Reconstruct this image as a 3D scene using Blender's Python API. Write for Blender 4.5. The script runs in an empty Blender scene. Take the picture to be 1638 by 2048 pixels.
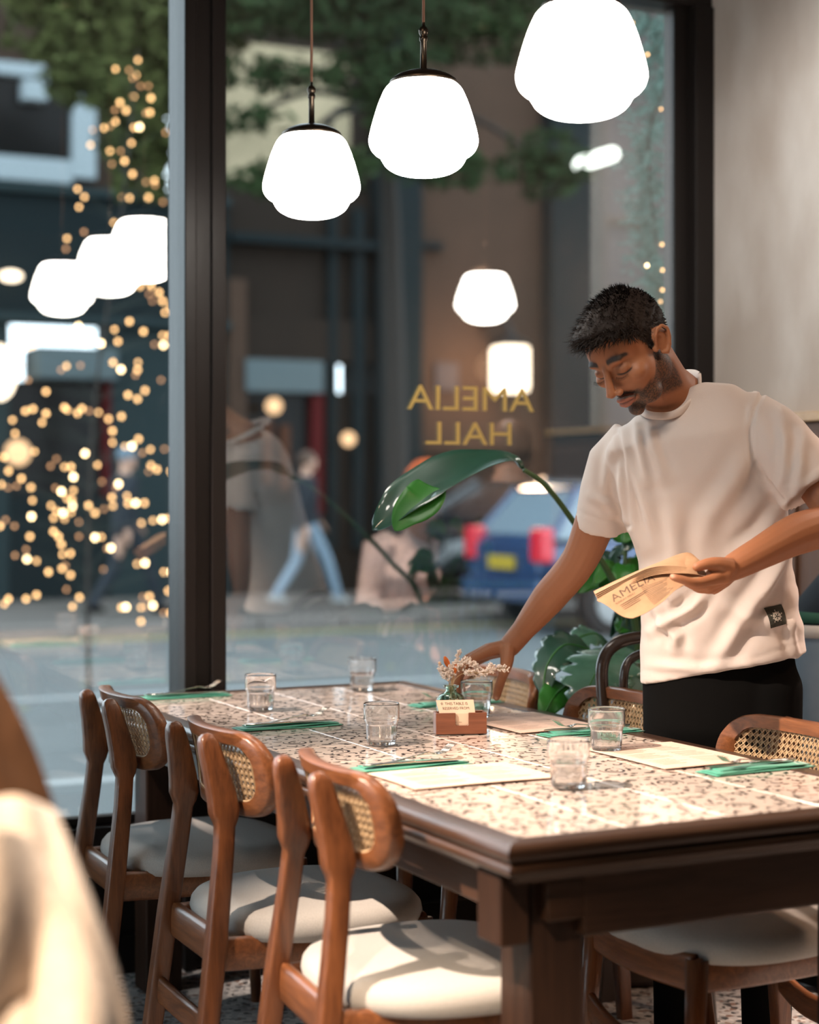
import bpy, math, random
import numpy as np
from mathutils import Vector, Matrix
from mathutils.bvhtree import BVHTree
PI = math.pi
SC = bpy.context.scene
COL = SC.collection

# ------------------------------------------------------------------ camera
F, CX, HY, H = 3463.0, 819.0, 988.0, 1.28      # focal length and horizon in pixels of the 1638x2048 frame, eye height
cam = bpy.data.cameras.new('camera')
cam.sensor_fit = 'VERTICAL'; cam.sensor_height = 36.0; cam.sensor_width = 36.0 * 1638 / 2048
cam.lens = F / 2048 * 36.0
cam.shift_y = -(1024 - HY) / 2048
cam.clip_start = 0.1; cam.clip_end = 200
cam.dof.use_dof = True; cam.dof.focus_distance = 3.72; cam.dof.aperture_fstop = 1.9
camo = bpy.data.objects.new('camera', cam); COL.objects.link(camo)
camo.location = (0, 0, H); camo.rotation_euler = (PI / 2, 0, 0)
SC.camera = camo
SC.view_settings.view_transform = 'Standard'; SC.view_settings.look = 'None'
SC.view_settings.gamma = 1.0; SC.view_settings.use_curve_mapping = False
SC.view_settings.exposure = 0.0
SC.cycles.max_bounces = 8; SC.cycles.transparent_max_bounces = 16
SC.cycles.caustics_reflective = False; SC.cycles.caustics_refractive = True
SC.cycles.sample_clamp_indirect = 4.0

# ------------------------------------------------------------------ world: overcast late afternoon sky
w = bpy.data.worlds.new('sky'); SC.world = w; w.use_nodes = True
bg = w.node_tree.nodes['Background']
bg.inputs['Color'].default_value = (0.76, 0.90, 1.0, 1); bg.inputs['Strength'].default_value = 4.8

# ------------------------------------------------------------------ frames of reference
THT = math.radians(26.62); THW = math.radians(25.26)
FLX, FLY = -0.820, 4.532          # far corner of the table nearest the post
TL, TW, TZ = 2.161, 0.906, 0.75   # table length, width, height
DW = 4.527                        # distance of the glass line from the camera
ca, sa = math.cos(THT), math.sin(THT)
cw, sw = math.cos(THW), math.sin(THW)
def V3(*a): return Vector(a)
def P(x, y, Z): return V3((x - CX) / F * Z, Z, H - (y - HY) / F * Z)
def TP(off, s, z=TZ): return V3(FLX + ca * off + sa * s, FLY + sa * off - ca * s, z)
def WP(u, o, z): return V3(-sw * (DW + o) + cw * u, cw * (DW + o) + sw * u, z)
def ray_u(x, o):                   # where the column of sight x meets the plane o metres beyond the glass
    r = (x - CX) / F; d = DW + o
    return (r * cw * d + sw * d) / (cw - r * sw)
def EZ(x, y, o):                   # point seen at x, y in the plane o metres beyond the glass
    p = WP(ray_u(x, o), o, 0); Z = p.y
    return V3(p.x, p.y, H - (y - HY) / F * Z)

# ------------------------------------------------------------------ unseen spots: room lamps, and fills added only to brighten
def spot(name, loc, tgt, power, col, size, blend=.35, rad=.05):
    l = bpy.data.lights.new(name, 'SPOT'); l.energy = power; l.color = col
    l.spot_size = math.radians(size); l.spot_blend = blend; l.shadow_soft_size = rad
    o = bpy.data.objects.new(name, l); COL.objects.link(o); o.location = loc
    o.rotation_euler = (Vector(tgt) - Vector(loc)).to_track_quat('-Z', 'Y').to_euler()
    return o
SPOTS = [((-1.72, 2.12, 3.02), (.30, 3.16, .72), 1500, (1, .78, .62), 31, .9, .035),
         ((-.75, .35, 3.05), (-.42, 1.75, .8), 1100, (1, .76, .56), 34, .6, .05),
         ((-.75, 1.9, 3.05), (.55, 3.6, 1.25), 45, (1, .74, .54), 60, .9, .12),
         ((2.35, 2.5, 3.05), (.85, 3.75, 1.2), 95, (1, .60, .36), 60, .9, .12),
         ((.55, 3.7, 3.05), (1.22, 4.95, 1.9), 85, (1, .93, .86), 62, .9, .1),  # wall washer added to brighten the plastered wall
         ((-1.9, 3.55, 3.02), (-.30, 4.55, .75), 700, (1, .80, .68), 25, .8, .05),
         ((1.35, 3.95, 3.05), (1.62, 3.70, .9), 900, (1, .74, .60), 50, .8, .1)]  # added so the diner shows up brightly in the glass
for i, (a, b, e, c, s, bl, r) in enumerate(SPOTS):
    spot('ceiling_and_fill_spot', a, b, e, c, s, bl, r)

# ------------------------------------------------------------------ mesh helpers
class MB:
    def __init__(s): s.v = []; s.f = []; s.m = []; s.uv = None
    def add(s, vs, fs, mi=0):
        n = len(s.v); s.v += [tuple(v) for v in vs]; s.f += [tuple(i + n for i in f) for f in fs]; s.m += [mi] * len(fs); return s
    def box(s, c, d, rz=0, mi=0, M=None):
        hx, hy, hz = d[0] / 2, d[1] / 2, d[2] / 2; C, S = math.cos(rz), math.sin(rz); vs = []
        for x, y, z in ((-1,-1,-1),(1,-1,-1),(1,1,-1),(-1,1,-1),(-1,-1,1),(1,-1,1),(1,1,1),(-1,1,1)):
            X, Y = x * hx, y * hy
            vs.append((c[0] + X * C - Y * S, c[1] + X * S + Y * C, c[2] + z * hz))
        if M is not None: vs = [M @ Vector(v) for v in vs]
        return s.add(vs, [(0,3,2,1),(4,5,6,7),(0,1,5,4),(1,2,6,5),(2,3,7,6),(3,0,4,7)], mi)
    def tube(s, pts, rad, n=12, up=None, cap=True, mi=0, p=2.0, dome=0):
        pts = [Vector(q) for q in pts]; k = len(pts)
        if isinstance(rad, tuple) or not isinstance(rad, list): rad = [rad] * k
        rad = [r if isinstance(r, (list, tuple)) else (r, r) for r in rad]
        if dome:                      # rounded ends
            def ext(a, b, r, m):
                d = (a - b).normalized(); out = []
                for j in range(1, m + 1):
                    t = j / m * PI / 2 * .97
                    out.append((a + d * math.sin(t) * min(r) , (r[0] * math.cos(t), r[1] * math.cos(t))))
                return out
            e0 = ext(pts[0], pts[1], rad[0], dome)[::-1]; e1 = ext(pts[-1], pts[-2], rad[-1], dome)
            pts = [q for q, _ in e0] + pts + [q for q, _ in e1]; rad = [r for _, r in e0] + rad + [r for _, r in e1]; k = len(pts)
        T = []
        for i in range(k):
            d = pts[min(i + 1, k - 1)] - pts[max(i - 1, 0)]
            T.append(d.normalized() if d.length > 1e-9 else Vector((0, 0, 1)))
        u = Vector(up) if up is not None else (Vector((0, 0, 1)) if abs(T[0].z) < .9 else Vector((1, 0, 0)))
        vs = []
        for i in range(k):
            x = T[i].cross(u)
            if x.length < 1e-6: x = T[i].orthogonal()
            x.normalize(); y = x.cross(T[i]).normalized()
            if up is None: u = y
            for j in range(n):
                a = 2 * PI * j / n; c, q = math.cos(a), math.sin(a)
                if p != 2: c = math.copysign(abs(c) ** (2 / p), c); q = math.copysign(abs(q) ** (2 / p), q)
                vs.append(pts[i] + x * (rad[i][0] * c) + y * (rad[i][1] * q))
        fs = [(i * n + j, i * n + (j + 1) % n, (i + 1) * n + (j + 1) % n, (i + 1) * n + j) for i in range(k - 1) for j in range(n)]
        if cap: fs += [tuple(range(n))[::-1], tuple((k - 1) * n + j for j in range(n))]
        return s.add(vs, fs, mi)
    def lathe(s, prof, n=32, c=(0, 0, 0), mi=0, close=False):
        vs, k = [], len(prof)
        for r, z in prof:
            for j in range(n):
                a = 2 * PI * j / n; vs.append((c[0] + r * math.cos(a), c[1] + r * math.sin(a), c[2] + z))
        R = k if close else k - 1
        fs = [(i * n + j, i * n + (j + 1) % n, ((i + 1) % k) * n + (j + 1) % n, ((i + 1) % k) * n + j) for i in range(R) for j in range(n)]
        return s.add(vs, fs, mi)
    def ell(s, c, r, nu=20, nv=12, M=None, mi=0):
        vs = [(0, 0, 1)] + [(math.sin(PI * i / nv) * math.cos(2 * PI * j / nu), math.sin(PI * i / nv) * math.sin(2 * PI * j / nu), math.cos(PI * i / nv)) for i in range(1, nv) for j in range(nu)] + [(0, 0, -1)]
        vs = [Vector((v[0] * r[0] + c[0], v[1] * r[1] + c[1], v[2] * r[2] + c[2])) for v in vs]
        if M is not None: vs = [M @ v for v in vs]
        fs = [(0, 1 + j, 1 + (j + 1) % nu) for j in range(nu)]
        fs += [(1 + i * nu + j, 1 + (i + 1) * nu + j, 1 + (i + 1) * nu + (j + 1) % nu, 1 + i * nu + (j + 1) % nu) for i in range(nv - 2) for j in range(nu)]
        e = len(vs) - 1; b = 1 + (nv - 2) * nu
        fs += [(e, b + (j + 1) % nu, b + j) for j in range(nu)]
        return s.add(vs, fs, mi)
    def prism(s, poly, z0, z1, fn=None, mi=0):     # poly in x,y ; fn maps (x,y,z) to a point
        n = len(poly); vs = [(x, y, z0) for x, y in poly] + [(x, y, z1) for x, y in poly]
        if fn: vs = [fn(*v) for v in vs]
        fs = [tuple(range(n))[::-1], tuple(range(n, 2 * n))] + [(i, (i + 1) % n, n + (i + 1) % n, n + i) for i in range(n)]
        return s.add(vs, fs, mi)
    def grid(s, fn, nu, nv, thick=0, mi=0):        # sheet from fn(u,v); with thickness it becomes a closed slab
        g = [[Vector(fn(i / nu, j / nv)) for j in range(nv + 1)] for i in range(nu + 1)]
        W = nv + 1; vs = [q for r in g for q in r]
        fs = [(i * W + j, (i + 1) * W + j, (i + 1) * W + j + 1, i * W + j + 1) for i in range(nu) for j in range(nv)]
        if not thick: return s.add(vs, fs, mi)
        N = []
        for i in range(nu + 1):
            for j in range(nv + 1):
                a = g[min(i + 1, nu)][j] - g[max(i - 1, 0)][j]; b = g[i][min(j + 1, nv)] - g[i][max(j - 1, 0)]
                c = a.cross(b); N.append(c.normalized() if c.length > 1e-12 else Vector((0, 0, 1)))
        m = len(vs); vs2 = [v - n * thick for v, n in zip(vs, N)]
        fs2 = [tuple(i + m for i in f[::-1]) for f in fs]
        bd = [i * W for i in range(nu + 1)] + [nu * W + j for j in range(1, W)] + [i * W + nv for i in range(nu - 1, -1, -1)] + [j for j in range(nv - 1, 0, -1)]
        sd = [(bd[k], bd[(k + 1) % len(bd)], bd[(k + 1) % len(bd)] + m, bd[k] + m) for k in range(len(bd))]
        return s.add(vs + vs2, fs + fs2 + [f[::-1] for f in sd], mi)
    def mesh(s, name, mats, smooth=False):
        me = bpy.data.meshes.new(name); me.from_pydata(s.v, [], s.f)
        mats = mats if isinstance(mats, (list, tuple)) else [mats]
        for m in mats: me.materials.append(m)
        if len(mats) > 1: me.polygons.foreach_set('material_index', s.m)
        me.validate(); 
        if smooth: me.shade_smooth() if smooth is True else None
        if smooth: me.polygons.foreach_set('use_smooth', [True] * len(me.polygons))
        return me
    def build(s, name, mats, parent=None, smooth=False, bevel=0, seg=2, angle=None, sub=0):
        me = s.mesh(name, mats, smooth)
        o = bpy.data.objects.new(name, me); COL.objects.link(o)
        if parent: o.parent = parent
        if bevel:
            b = o.modifiers.new('bevel', 'BEVEL'); b.width = bevel; b.segments = seg; b.limit_method = 'ANGLE'; b.angle_limit = math.radians(35)
            me.polygons.foreach_set('use_smooth', [True] * len(me.polygons)); b.harden_normals = True
        if sub:
            b = o.modifiers.new('sub', 'SUBSURF'); b.levels = b.render_levels = sub
        if angle and smooth:
            me.set_sharp_from_angle(angle=math.radians(angle))
        return o
def thing(name, label, cat, loc=(0, 0, 0), rz=0, group=None):
    o = bpy.data.objects.new(name, None); COL.objects.link(o); o.location = loc; o.rotation_euler = (0, 0, rz)
    o.empty_display_size = .05; return tag(o, label, cat, group)
def tag(o, label, cat, group=None):
    o['label'] = label; o['category'] = cat
    if group: o['group'] = group
    return o
def struct(o): o['kind'] = 'structure'; return o
def dup(o, label=None, loc=None, rz=None, parent=None, name=None):
    c = o.copy(); COL.objects.link(c); c.parent = parent
    if label: c['label'] = label
    if loc is not None: c.location = loc
    if rz is not None: c.rotation_euler = (0, 0, rz)
    for ch in list(o.children): dup(ch, parent=c)
    return c
def bezier(pts, n=8):                                # Catmull-Rom through points
    pts = [Vector(q) for q in pts]; out = []
    for i in range(len(pts) - 1):
        a, b, c, d = pts[max(i - 1, 0)], pts[i], pts[i + 1], pts[min(i + 2, len(pts) - 1)]
        for k in range(n):
            t = k / n; out.append(.5 * ((2 * b) + (c - a) * t + (2 * a - 5 * b + 4 * c - d) * t * t + (3 * b - a - 3 * c + d) * t ** 3))
    out.append(pts[-1]); return out
def lerp(a, b, t): return a + (b - a) * t
def interp(xs, ys, x): return float(np.interp(x, xs, ys))
def text_mesh(body, size=1.0, font=None, extrude=0.0, align='LEFT', bold=0):
    cu = bpy.data.curves.new('text', 'FONT'); cu.body = body; cu.size = size; cu.extrude = extrude; cu.align_x = align; cu.resolution_u = 3; cu.offset = bold
    if font:
        try: cu.font = font
        except Exception: pass
    o = bpy.data.objects.new('text', cu); COL.objects.link(o)
    bpy.context.view_layer.update()
    me = bpy.data.meshes.new_from_object(o.evaluated_get(bpy.context.evaluated_depsgraph_get()))
    bpy.data.objects.remove(o); bpy.data.curves.remove(cu)
    return [tuple(v.co) for v in me.vertices], [tuple(p.vertices) for p in me.polygons]

# ------------------------------------------------------------------ materials
def mat(name, col, rough=.5, metal=0, coat=0, noise=None, bump=0, bscale=60, emit=None, trans=0, ior=1.45, alpha=1, stretch=(1, 1, 1), spec=None, sheen=0, sss=0):
    m = bpy.data.materials.new(name); m.use_nodes = True; nt = m.node_tree; N, L = nt.nodes, nt.links
    b = N['Principled BSDF']; I = b.inputs
    I['Base Color'].default_value = (*col, 1); I['Roughness'].default_value = rough; I['Metallic'].default_value = metal
    I['Coat Weight'].default_value = coat; I['Coat Roughness'].default_value = .06
    I['Transmission Weight'].default_value = trans; I['IOR'].default_value = ior; I['Alpha'].default_value = alpha
    if spec is not None: I['Specular IOR Level'].default_value = spec
    if sheen: I['Sheen Weight'].default_value = sheen
    if sss: I['Subsurface Weight'].default_value = sss; I['Subsurface Radius'].default_value = (.02, .008, .004); I['Subsurface Scale'].default_value = .5
    if emit: I['Emission Color'].default_value = (*emit[0], 1); I['Emission Strength'].default_value = emit[1]
    if noise or bump:
        tc = N.new('ShaderNodeTexCoord'); mp = N.new('ShaderNodeMapping'); L.new(tc.outputs['Object'], mp.inputs['Vector'])
        mp.inputs['Scale'].default_value = stretch
        if noise:                       # (second colour, scale, detail, contrast)
            c2, sc, det, con = noise
            t = N.new('ShaderNodeTexNoise'); L.new(mp.outputs[0], t.inputs['Vector']); t.inputs['Scale'].default_value = sc; t.inputs['Detail'].default_value = det
            r = N.new('ShaderNodeValToRGB'); L.new(t.outputs['Fac'], r.inputs['Fac'])
            r.color_ramp.elements[0].position = .5 - con; r.color_ramp.elements[1].position = .5 + con
            r.color_ramp.elements[0].color = (*col, 1); r.color_ramp.elements[1].color = (*c2, 1)
            L.new(r.outputs['Color'], I['Base Color'])
        if bump:
            t2 = N.new('ShaderNodeTexNoise'); L.new(mp.outputs[0], t2.inputs['Vector']); t2.inputs['Scale'].default_value = bscale; t2.inputs['Detail'].default_value = 5
            bp = N.new('ShaderNodeBump'); bp.inputs['Strength'].default_value = bump; bp.inputs['Distance'].default_value = .01
            L.new(t2.outputs['Fac'], bp.inputs['Height']); L.new(bp.outputs['Normal'], I['Normal'])
    return m
def wood(name, c1, c2, axis=2, rough=.38, coat=.25, sc=14):
    m = bpy.data.materials.new(name); m.use_nodes = True; N, L = m.node_tree.nodes, m.node_tree.links; b = N['Principled BSDF']; I = b.inputs
    tc = N.new('ShaderNodeTexCoord'); mp = N.new('ShaderNodeMapping'); L.new(tc.outputs['Object'], mp.inputs['Vector'])
    s = [1, 1, 1]; s[axis] = .07; mp.inputs['Scale'].default_value = s
    t = N.new('ShaderNodeTexNoise'); t.inputs['Scale'].default_value = sc * 4; t.inputs['Detail'].default_value = 6; t.inputs['Distortion'].default_value = 1.2; L.new(mp.outputs[0], t.inputs['Vector'])
    t3 = N.new('ShaderNodeTexNoise'); t3.inputs['Scale'].default_value = sc * 22; t3.inputs['Detail'].default_value = 3; L.new(mp.outputs[0], t3.inputs['Vector'])
    r = N.new('ShaderNodeValToRGB'); e = r.color_ramp.elements; e[0].position = .32; e[1].position = .68; e[0].color = (*c1, 1); e[1].color = (*c2, 1)
    mx = N.new('ShaderNodeMix'); mx.inputs['Factor'].default_value = .3; L.new(t.outputs['Fac'], mx.inputs[2]); L.new(t3.outputs['Fac'], mx.inputs[3])
    L.new(mx.outputs[0], r.inputs['Fac']); L.new(r.outputs['Color'], I['Base Color'])
    bp = N.new('ShaderNodeBump'); bp.inputs['Strength'].default_value = .12; bp.inputs['Distance'].default_value = .003
    L.new(t3.outputs['Fac'], bp.inputs['Height']); L.new(bp.outputs['Normal'], I['Normal'])
    I['Roughness'].default_value = rough; I['Coat Weight'].default_value = coat; I['Coat Roughness'].default_value = .2
    if coat < .1: I['Specular IOR Level'].default_value = .2
    return m
def emis(name, col, st):
    m = bpy.data.materials.new(name); m.use_nodes = True; N, L = m.node_tree.nodes, m.node_tree.links
    N.remove(N['Principled BSDF']); e = N.new('ShaderNodeEmission'); e.inputs[0].default_value = (*col, 1); e.inputs[1].default_value = st
    L.new(e.outputs[0], N['Material Output'].inputs[0]); return m
def pane_glass(name, tint, refl):
    m = bpy.data.materials.new(name); m.use_nodes = True; N, L = m.node_tree.nodes, m.node_tree.links
    N.remove(N['Principled BSDF']); t = N.new('ShaderNodeBsdfTransparent'); t.inputs[0].default_value = (*tint, 1)
    g = N.new('ShaderNodeBsdfGlossy'); g.inputs['Roughness'].default_value = 0.0; g.inputs['Color'].default_value = (1, 1, 1, 1)
    fr = N.new('ShaderNodeFresnel'); fr.inputs['IOR'].default_value = 1.5
    mu = N.new('ShaderNodeMath'); mu.operation = 'MULTIPLY_ADD'; mu.inputs[1].default_value = refl[0]; mu.inputs[2].default_value = refl[1]; mu.use_clamp = True
    L.new(fr.outputs[0], mu.inputs[0])
    mx = N.new('ShaderNodeMixShader'); L.new(mu.outputs[0], mx.inputs[0]); L.new(t.outputs[0], mx.inputs[1]); L.new(g.outputs[0], mx.inputs[2])
    L.new(mx.outputs[0], N['Material Output'].inputs[0]); return m
M = {}
M['chair'] = wood('oiled_walnut_upright', (.082, .027, .0095), (.205, .072, .025), 2)
M['chair_h'] = wood('oiled_walnut_level', (.10, .034, .012), (.235, .085, .030), 0)
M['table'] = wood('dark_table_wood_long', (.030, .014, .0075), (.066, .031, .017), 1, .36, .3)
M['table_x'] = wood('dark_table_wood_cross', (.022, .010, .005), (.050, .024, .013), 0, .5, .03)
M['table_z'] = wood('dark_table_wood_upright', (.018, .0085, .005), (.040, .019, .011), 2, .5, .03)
M['cane'] = mat('natural_cane', (.50, .36, .21), .55, noise=((.36, .24, .13), 90, 3, .2))
M['seat'] = mat('oatmeal_seat_cloth', (.46, .44, .41), .95, noise=((.39, .375, .35), 400, 2, .2), bump=.25, bscale=700, sheen=.2)
M['tile'] = mat('cream_glazed_tile', (.72, .60, .52), .22, coat=.8, noise=((.78, .67, .59), 12, 3, .3))
M['ink'] = mat('brown_black_tile_glaze', (.035, .022, .022), .22, coat=.8)
M['grout'] = mat('table_grout', (.45, .38, .33), .8)
M['black'] = mat('black_painted_frame', (.014, .011, .010), .40, spec=.25, bump=.05, bscale=40)
M['pane'] = pane_glass('window_glass', (.97, .985, .98), (1.0, .10))
M['plaster'] = mat('patchy_lime_plaster', (.70, .655, .61), .9, noise=((.47, .40, .345), 2.4, 9, .13), bump=.3, bscale=18, stretch=(1, 1, .5))
M['wall'] = mat('dim_room_wall', (.10, .065, .045), .9, noise=((.07, .05, .035), 3, 4, .2))
M['ceil'] = mat('dark_ceiling', (.055, .045, .038), .9, bump=.05)
M['panel'] = mat('russet_wainscot', (.16, .075, .042), .5, noise=((.12, .055, .03), 6, 4, .25), stretch=(1, 1, .2))
M['ledge'] = wood('ledge_wood', (.42, .25, .12), (.56, .36, .19), 1)
M['opal'] = emis('opal_lamp_glass_lit', (1.0, .92, .83), 25.0)
M['bronze'] = mat('bronze_lamp_metal', (.10, .075, .055), .35, 1)
M['cord'] = mat('brown_cord', (.13, .06, .035), .7)
M['glass'] = mat('clear_drinking_glass', (1, 1, 1), 0.0, trans=.955, ior=1.45)
M['water'] = mat('water', (1, 1, 1), 0.0, trans=.96, ior=1.33)
M['green'] = mat('green_napkin', (.050, .29, .20), .6, bump=.1, bscale=200, sheen=.3)
M['steel'] = mat('cutlery_steel', (.62, .58, .53), .18, 1)
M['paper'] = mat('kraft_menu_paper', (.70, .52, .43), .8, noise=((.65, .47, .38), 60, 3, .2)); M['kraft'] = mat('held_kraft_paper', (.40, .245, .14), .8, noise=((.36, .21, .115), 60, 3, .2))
M['print'] = mat('menu_print', (.10, .06, .04), .8)
M['box'] = wood('reddish_box_wood', (.15, .05, .025), (.24, .085, .042), 0, .35, .3)
M['card'] = mat('cream_card', (.78, .60, .45), .75)
M['bottle'] = mat('green_tinted_bottle_glass', (.62, .80, .68), 0.02, trans=1, ior=1.45)

def terrazzo():
    m = bpy.data.materials.new('terrazzo'); m.use_nodes = True; N, L = m.node_tree.nodes, m.node_tree.links; b = N['Principled BSDF']
    tc = N.new('ShaderNodeTexCoord'); v = N.new('ShaderNodeTexVoronoi'); v.inputs['Scale'].default_value = 75; L.new(tc.outputs['Object'], v.inputs['Vector'])
    r = N.new('ShaderNodeValToRGB'); r.color_ramp.interpolation = 'CONSTANT'; e = r.color_ramp.elements
    e[0].position = 0; e[0].color = (.62, .61, .60, 1); e[1].position = .45; e[1].color = (.38, .38, .38, 1)
    for p, c in ((.62, (.80, .78, .75, 1)), (.80, (.07, .075, .08, 1)), (.92, (.30, .20, .16, 1))):
        x = e.new(p); x.color = c
    s = N.new('ShaderNodeSeparateColor'); L.new(v.outputs['Color'], s.inputs[0]); L.new(s.outputs[0], r.inputs['Fac']); L.new(r.outputs['Color'], b.inputs['Base Color'])
    b.inputs['Roughness'].default_value = .3; return m
M['terrazzo'] = terrazzo()

# ------------------------------------------------------------------ the room
JU = ray_u(1402, 0)                       # the corner where window meets the plastered wall
LU = -3.2
FLOOR0, CEILZ = -0.16, 3.12
def wbox(mb, u0, u1, o0, o1, z0, z1, mi=0):   # box laid along the window
    c = WP((u0 + u1) / 2, (o0 + o1) / 2, (z0 + z1) / 2); return mb.box(c, (abs(u1 - u0), abs(o1 - o0), abs(z1 - z0)), THW, mi)
mb = MB(); wbox(mb, LU, 3.6, -7.6, .0, -.12, 0); mb2 = mb
struct(mb.build('floor', M['terrazzo']))
mb = MB(); wbox(mb, LU, 3.6, -7.6, .15, CEILZ, CEILZ + .1); struct(mb.build('ceiling', M['ceil']))
mb = MB(); wbox(mb, LU - .1, 3.6, -7.7, -7.6, 0, CEILZ); struct(mb.build('wall_back', M['wall']))
# the street also turns the corner: the left wall is glazed from sill to head
mb = MB(); wbox(mb, LU - .1, LU, -7.6, .15, 0, .40); wbox(mb, LU - .1, LU, -7.6, .15, 2.80, CEILZ)
wbox(mb, LU - .1, LU, -7.6, -2.95, .40, 2.80); wbox(mb, LU - .1, LU, -1.45, -1.35, .40, 2.80); wbox(mb, LU - .1, LU, .03, .15, .40, 2.80)
wl = struct(mb.build('wall_left', M['black']))
mb = MB(); wbox(mb, LU - .055, LU - .045, -2.95, .15, .40, 2.80); mb.build('window_pane', M['pane'], wl)
mb = MB(); wbox(mb, 3.6, 3.7, -7.6, .15, 0, CEILZ); struct(mb.build('wall_far_right', M['wall']))
mb = MB(); wbox(mb, JU + .45, 3.6, .0, .12, 0, CEILZ); struct(mb.build('wall_front', M['wall']))
# plastered pier at right angles to the window, wainscot and ledge
mb = MB(); wbox(mb, JU + .02, JU + .45, -.68, .12, 0, CEILZ); struct(mb.build('wall_right', M['plaster']))
WZ = 1.515
mb = MB()
wbox(mb, JU - .012, JU + .02, -.90, -.12, 0.0, WZ - .03)
pw = mb.build('wainscot_panel', M['panel'], None, bevel=.004); struct(pw)
mb = MB()
for o0 in (-.88, -.50):
    wbox(mb, JU - .022, JU - .010, o0, o0 + .32, .12, WZ - .08)
mb.build('raised_panel', M['panel'], pw, bevel=.006)
mb = MB(); wbox(mb, JU - .035, JU + .02, -.91, -.10, WZ - .03, WZ)
lg = mb.build('trim_1', M['ledge'], None, bevel=.005); struct(lg)

# window wall: black post, head, sill, kick panel and two panes
U1, U2 = ray_u(350, 0), ray_u(449, 0)
PU = (U1 + U2) / 2
ZS, ZH = .40, 2.80
win = MB(); wbox(win, LU, JU + .02, -.035, .10, ZH, CEILZ); head = struct(win.build('window_1', M['black'], None, bevel=.006)); head.name = 'window_1'
def wpart(name, u0, u1, o0, o1, z0, z1, m='black', bev=.004):
    mb = MB(); wbox(mb, u0, u1, o0, o1, z0, z1); return mb.build(name, M[m], head, bevel=bev)
wpart('window_post', PU - .058, PU + .040, -.06, .10, 0, ZH)
wpart('window_post_cover', PU - .068, PU - .034, -.078, -.05, 0, ZH)
wpart('window_post_cover', PU + .010, PU + .052, -.072, -.05, 0, ZH)
wpart('window_jamb', JU - .05, JU + .02, -.045, .10, 0, ZH)
wpart('window_jamb_trim', JU - .10, JU - .045, .0, .06, ZS, ZH)
wpart('window_sill', LU, JU, -.05, .12, ZS - .055, ZS)
wpart('bottom_rail', LU, JU, -.03, .09, ZS - .16, ZS - .085)
wpart('kick_panel', LU, JU, -.0, .06, 0.0, ZS - .05)
wpart('floor_plinth', LU, JU, -.03, .08, 0.0, .10)
wpart('glazing_bead', LU, PU - .05, -.012, .032, ZS, ZS + .022)
wpart('glazing_bead', PU + .04, JU - .05, -.012, .032, ZS, ZS + .022)
for a, b in ((LU, PU - .03), (PU + .03, JU - .02)):
    mb = MB(); wbox(mb, a, b, .006, .014, ZS - .01, ZH + .01); mb.build('window_pane', M['pane'], head)

# gilt lettering on the inner face of the glass, so it reads backwards from inside
M['gilt'] = mat('gilt_lettering', (.62, .44, .13), .6)
lt = thing('window_lettering', 'gold capital letters AMELIA HALL on the window glass, reading backwards from inside', 'lettering', WP(ray_u(940, 0), .0045, 1.5))
lt.rotation_euler = (0, 0, THW + PI)      # turned to face the street
def letters(word, x0, x1, ytop, ybot):
    p0 = EZ(x0, ybot, .0045); p1 = EZ(x1, ybot, .0045); hgt = (EZ(x0, ytop, .0045) - p0).z
    vs, fs = text_mesh(word, 1.0); xs = [v[0] for v in vs]; wd = max(xs) - min(xs); W = (p1 - p0).length
    # each glyph on its own
    cu_x = 0
    per = []
    for k, ch in enumerate(word):
        full, _ = text_mesh(word[:k + 1], 1.0); cv, cf = text_mesh(ch, 1.0)
        xe = max(v[0] for v in full); cx1 = max(v[0] for v in cv); per.append((cv, cf, xe - cx1))
    mx = min(xs)
    for cv, cf, dx in per:
        m_ = MB(); pts = []
        for v in cv:
            t = (v[0] + dx - mx) / wd        # 0..1 in reading order, which runs from x1 back to x0
            q = p1.lerp(p0, t); pts.append(Vector((q.x, q.y, p0.z + v[1] / .7 * hgt)))
        pts = [q + Vector((-sw, cw, 0)) * .0005 for q in pts]
        m_.add(pts, cf)
        o = m_.build('letter', M['gilt']); o.parent = lt; o.matrix_parent_inverse = lt_inv
bpy.context.view_layer.update(); lt_inv = lt.matrix_world.inverted()
letters('AMELIA', 815, 1068, 768, 818); letters('HALL', 852, 1023, 842, 888)

# ------------------------------------------------------------------ pendant lamps
R0 = .1165
PROF = [(.02, .0), (.30, .015), (.52, .07), (.68, .17), (.765, .29), (.80, .355), (.88, .40), (.965, .50), (1.0, .63), (.985, .76), (.93, .98), (.84, 1.27), (.76, 1.47), (.69, 1.60), (.58, 1.70), (.50, 1.74)]
def smooth_prof(pr, n=4):
    q = bezier([(r, z, 0) for r, z in pr], n); return [(max(v.x, .001), v.y) for v in q]
def pendant_mesh():
    a = MB(); a.lathe([(r * R0, z * R0) for r, z in smooth_prof(PROF)], 48)
    b = MB(); b.lathe([(r * R0, z * R0) for r, z in [(.60, 1.66), (.625, 1.70), (.60, 1.75), (.50, 1.82), (.34, 1.885), (.16, 1.92), (.06, 1.93)]], 40)
    c = MB(); c.lathe([(r * R0, z * R0) for r, z in [(.085, 1.90), (.09, 1.94), (.062, 1.97), (.058, 2.45), (.075, 2.47), (.075, 2.53), (.058, 2.55), (.085, 2.60), (.09, 2.66), (.06, 2.71), (.03, 2.72), (.028, 2.8)]], 20)
    return a, b, c
LZ = 1.947
a, b, c = pendant_mesh()
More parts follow.
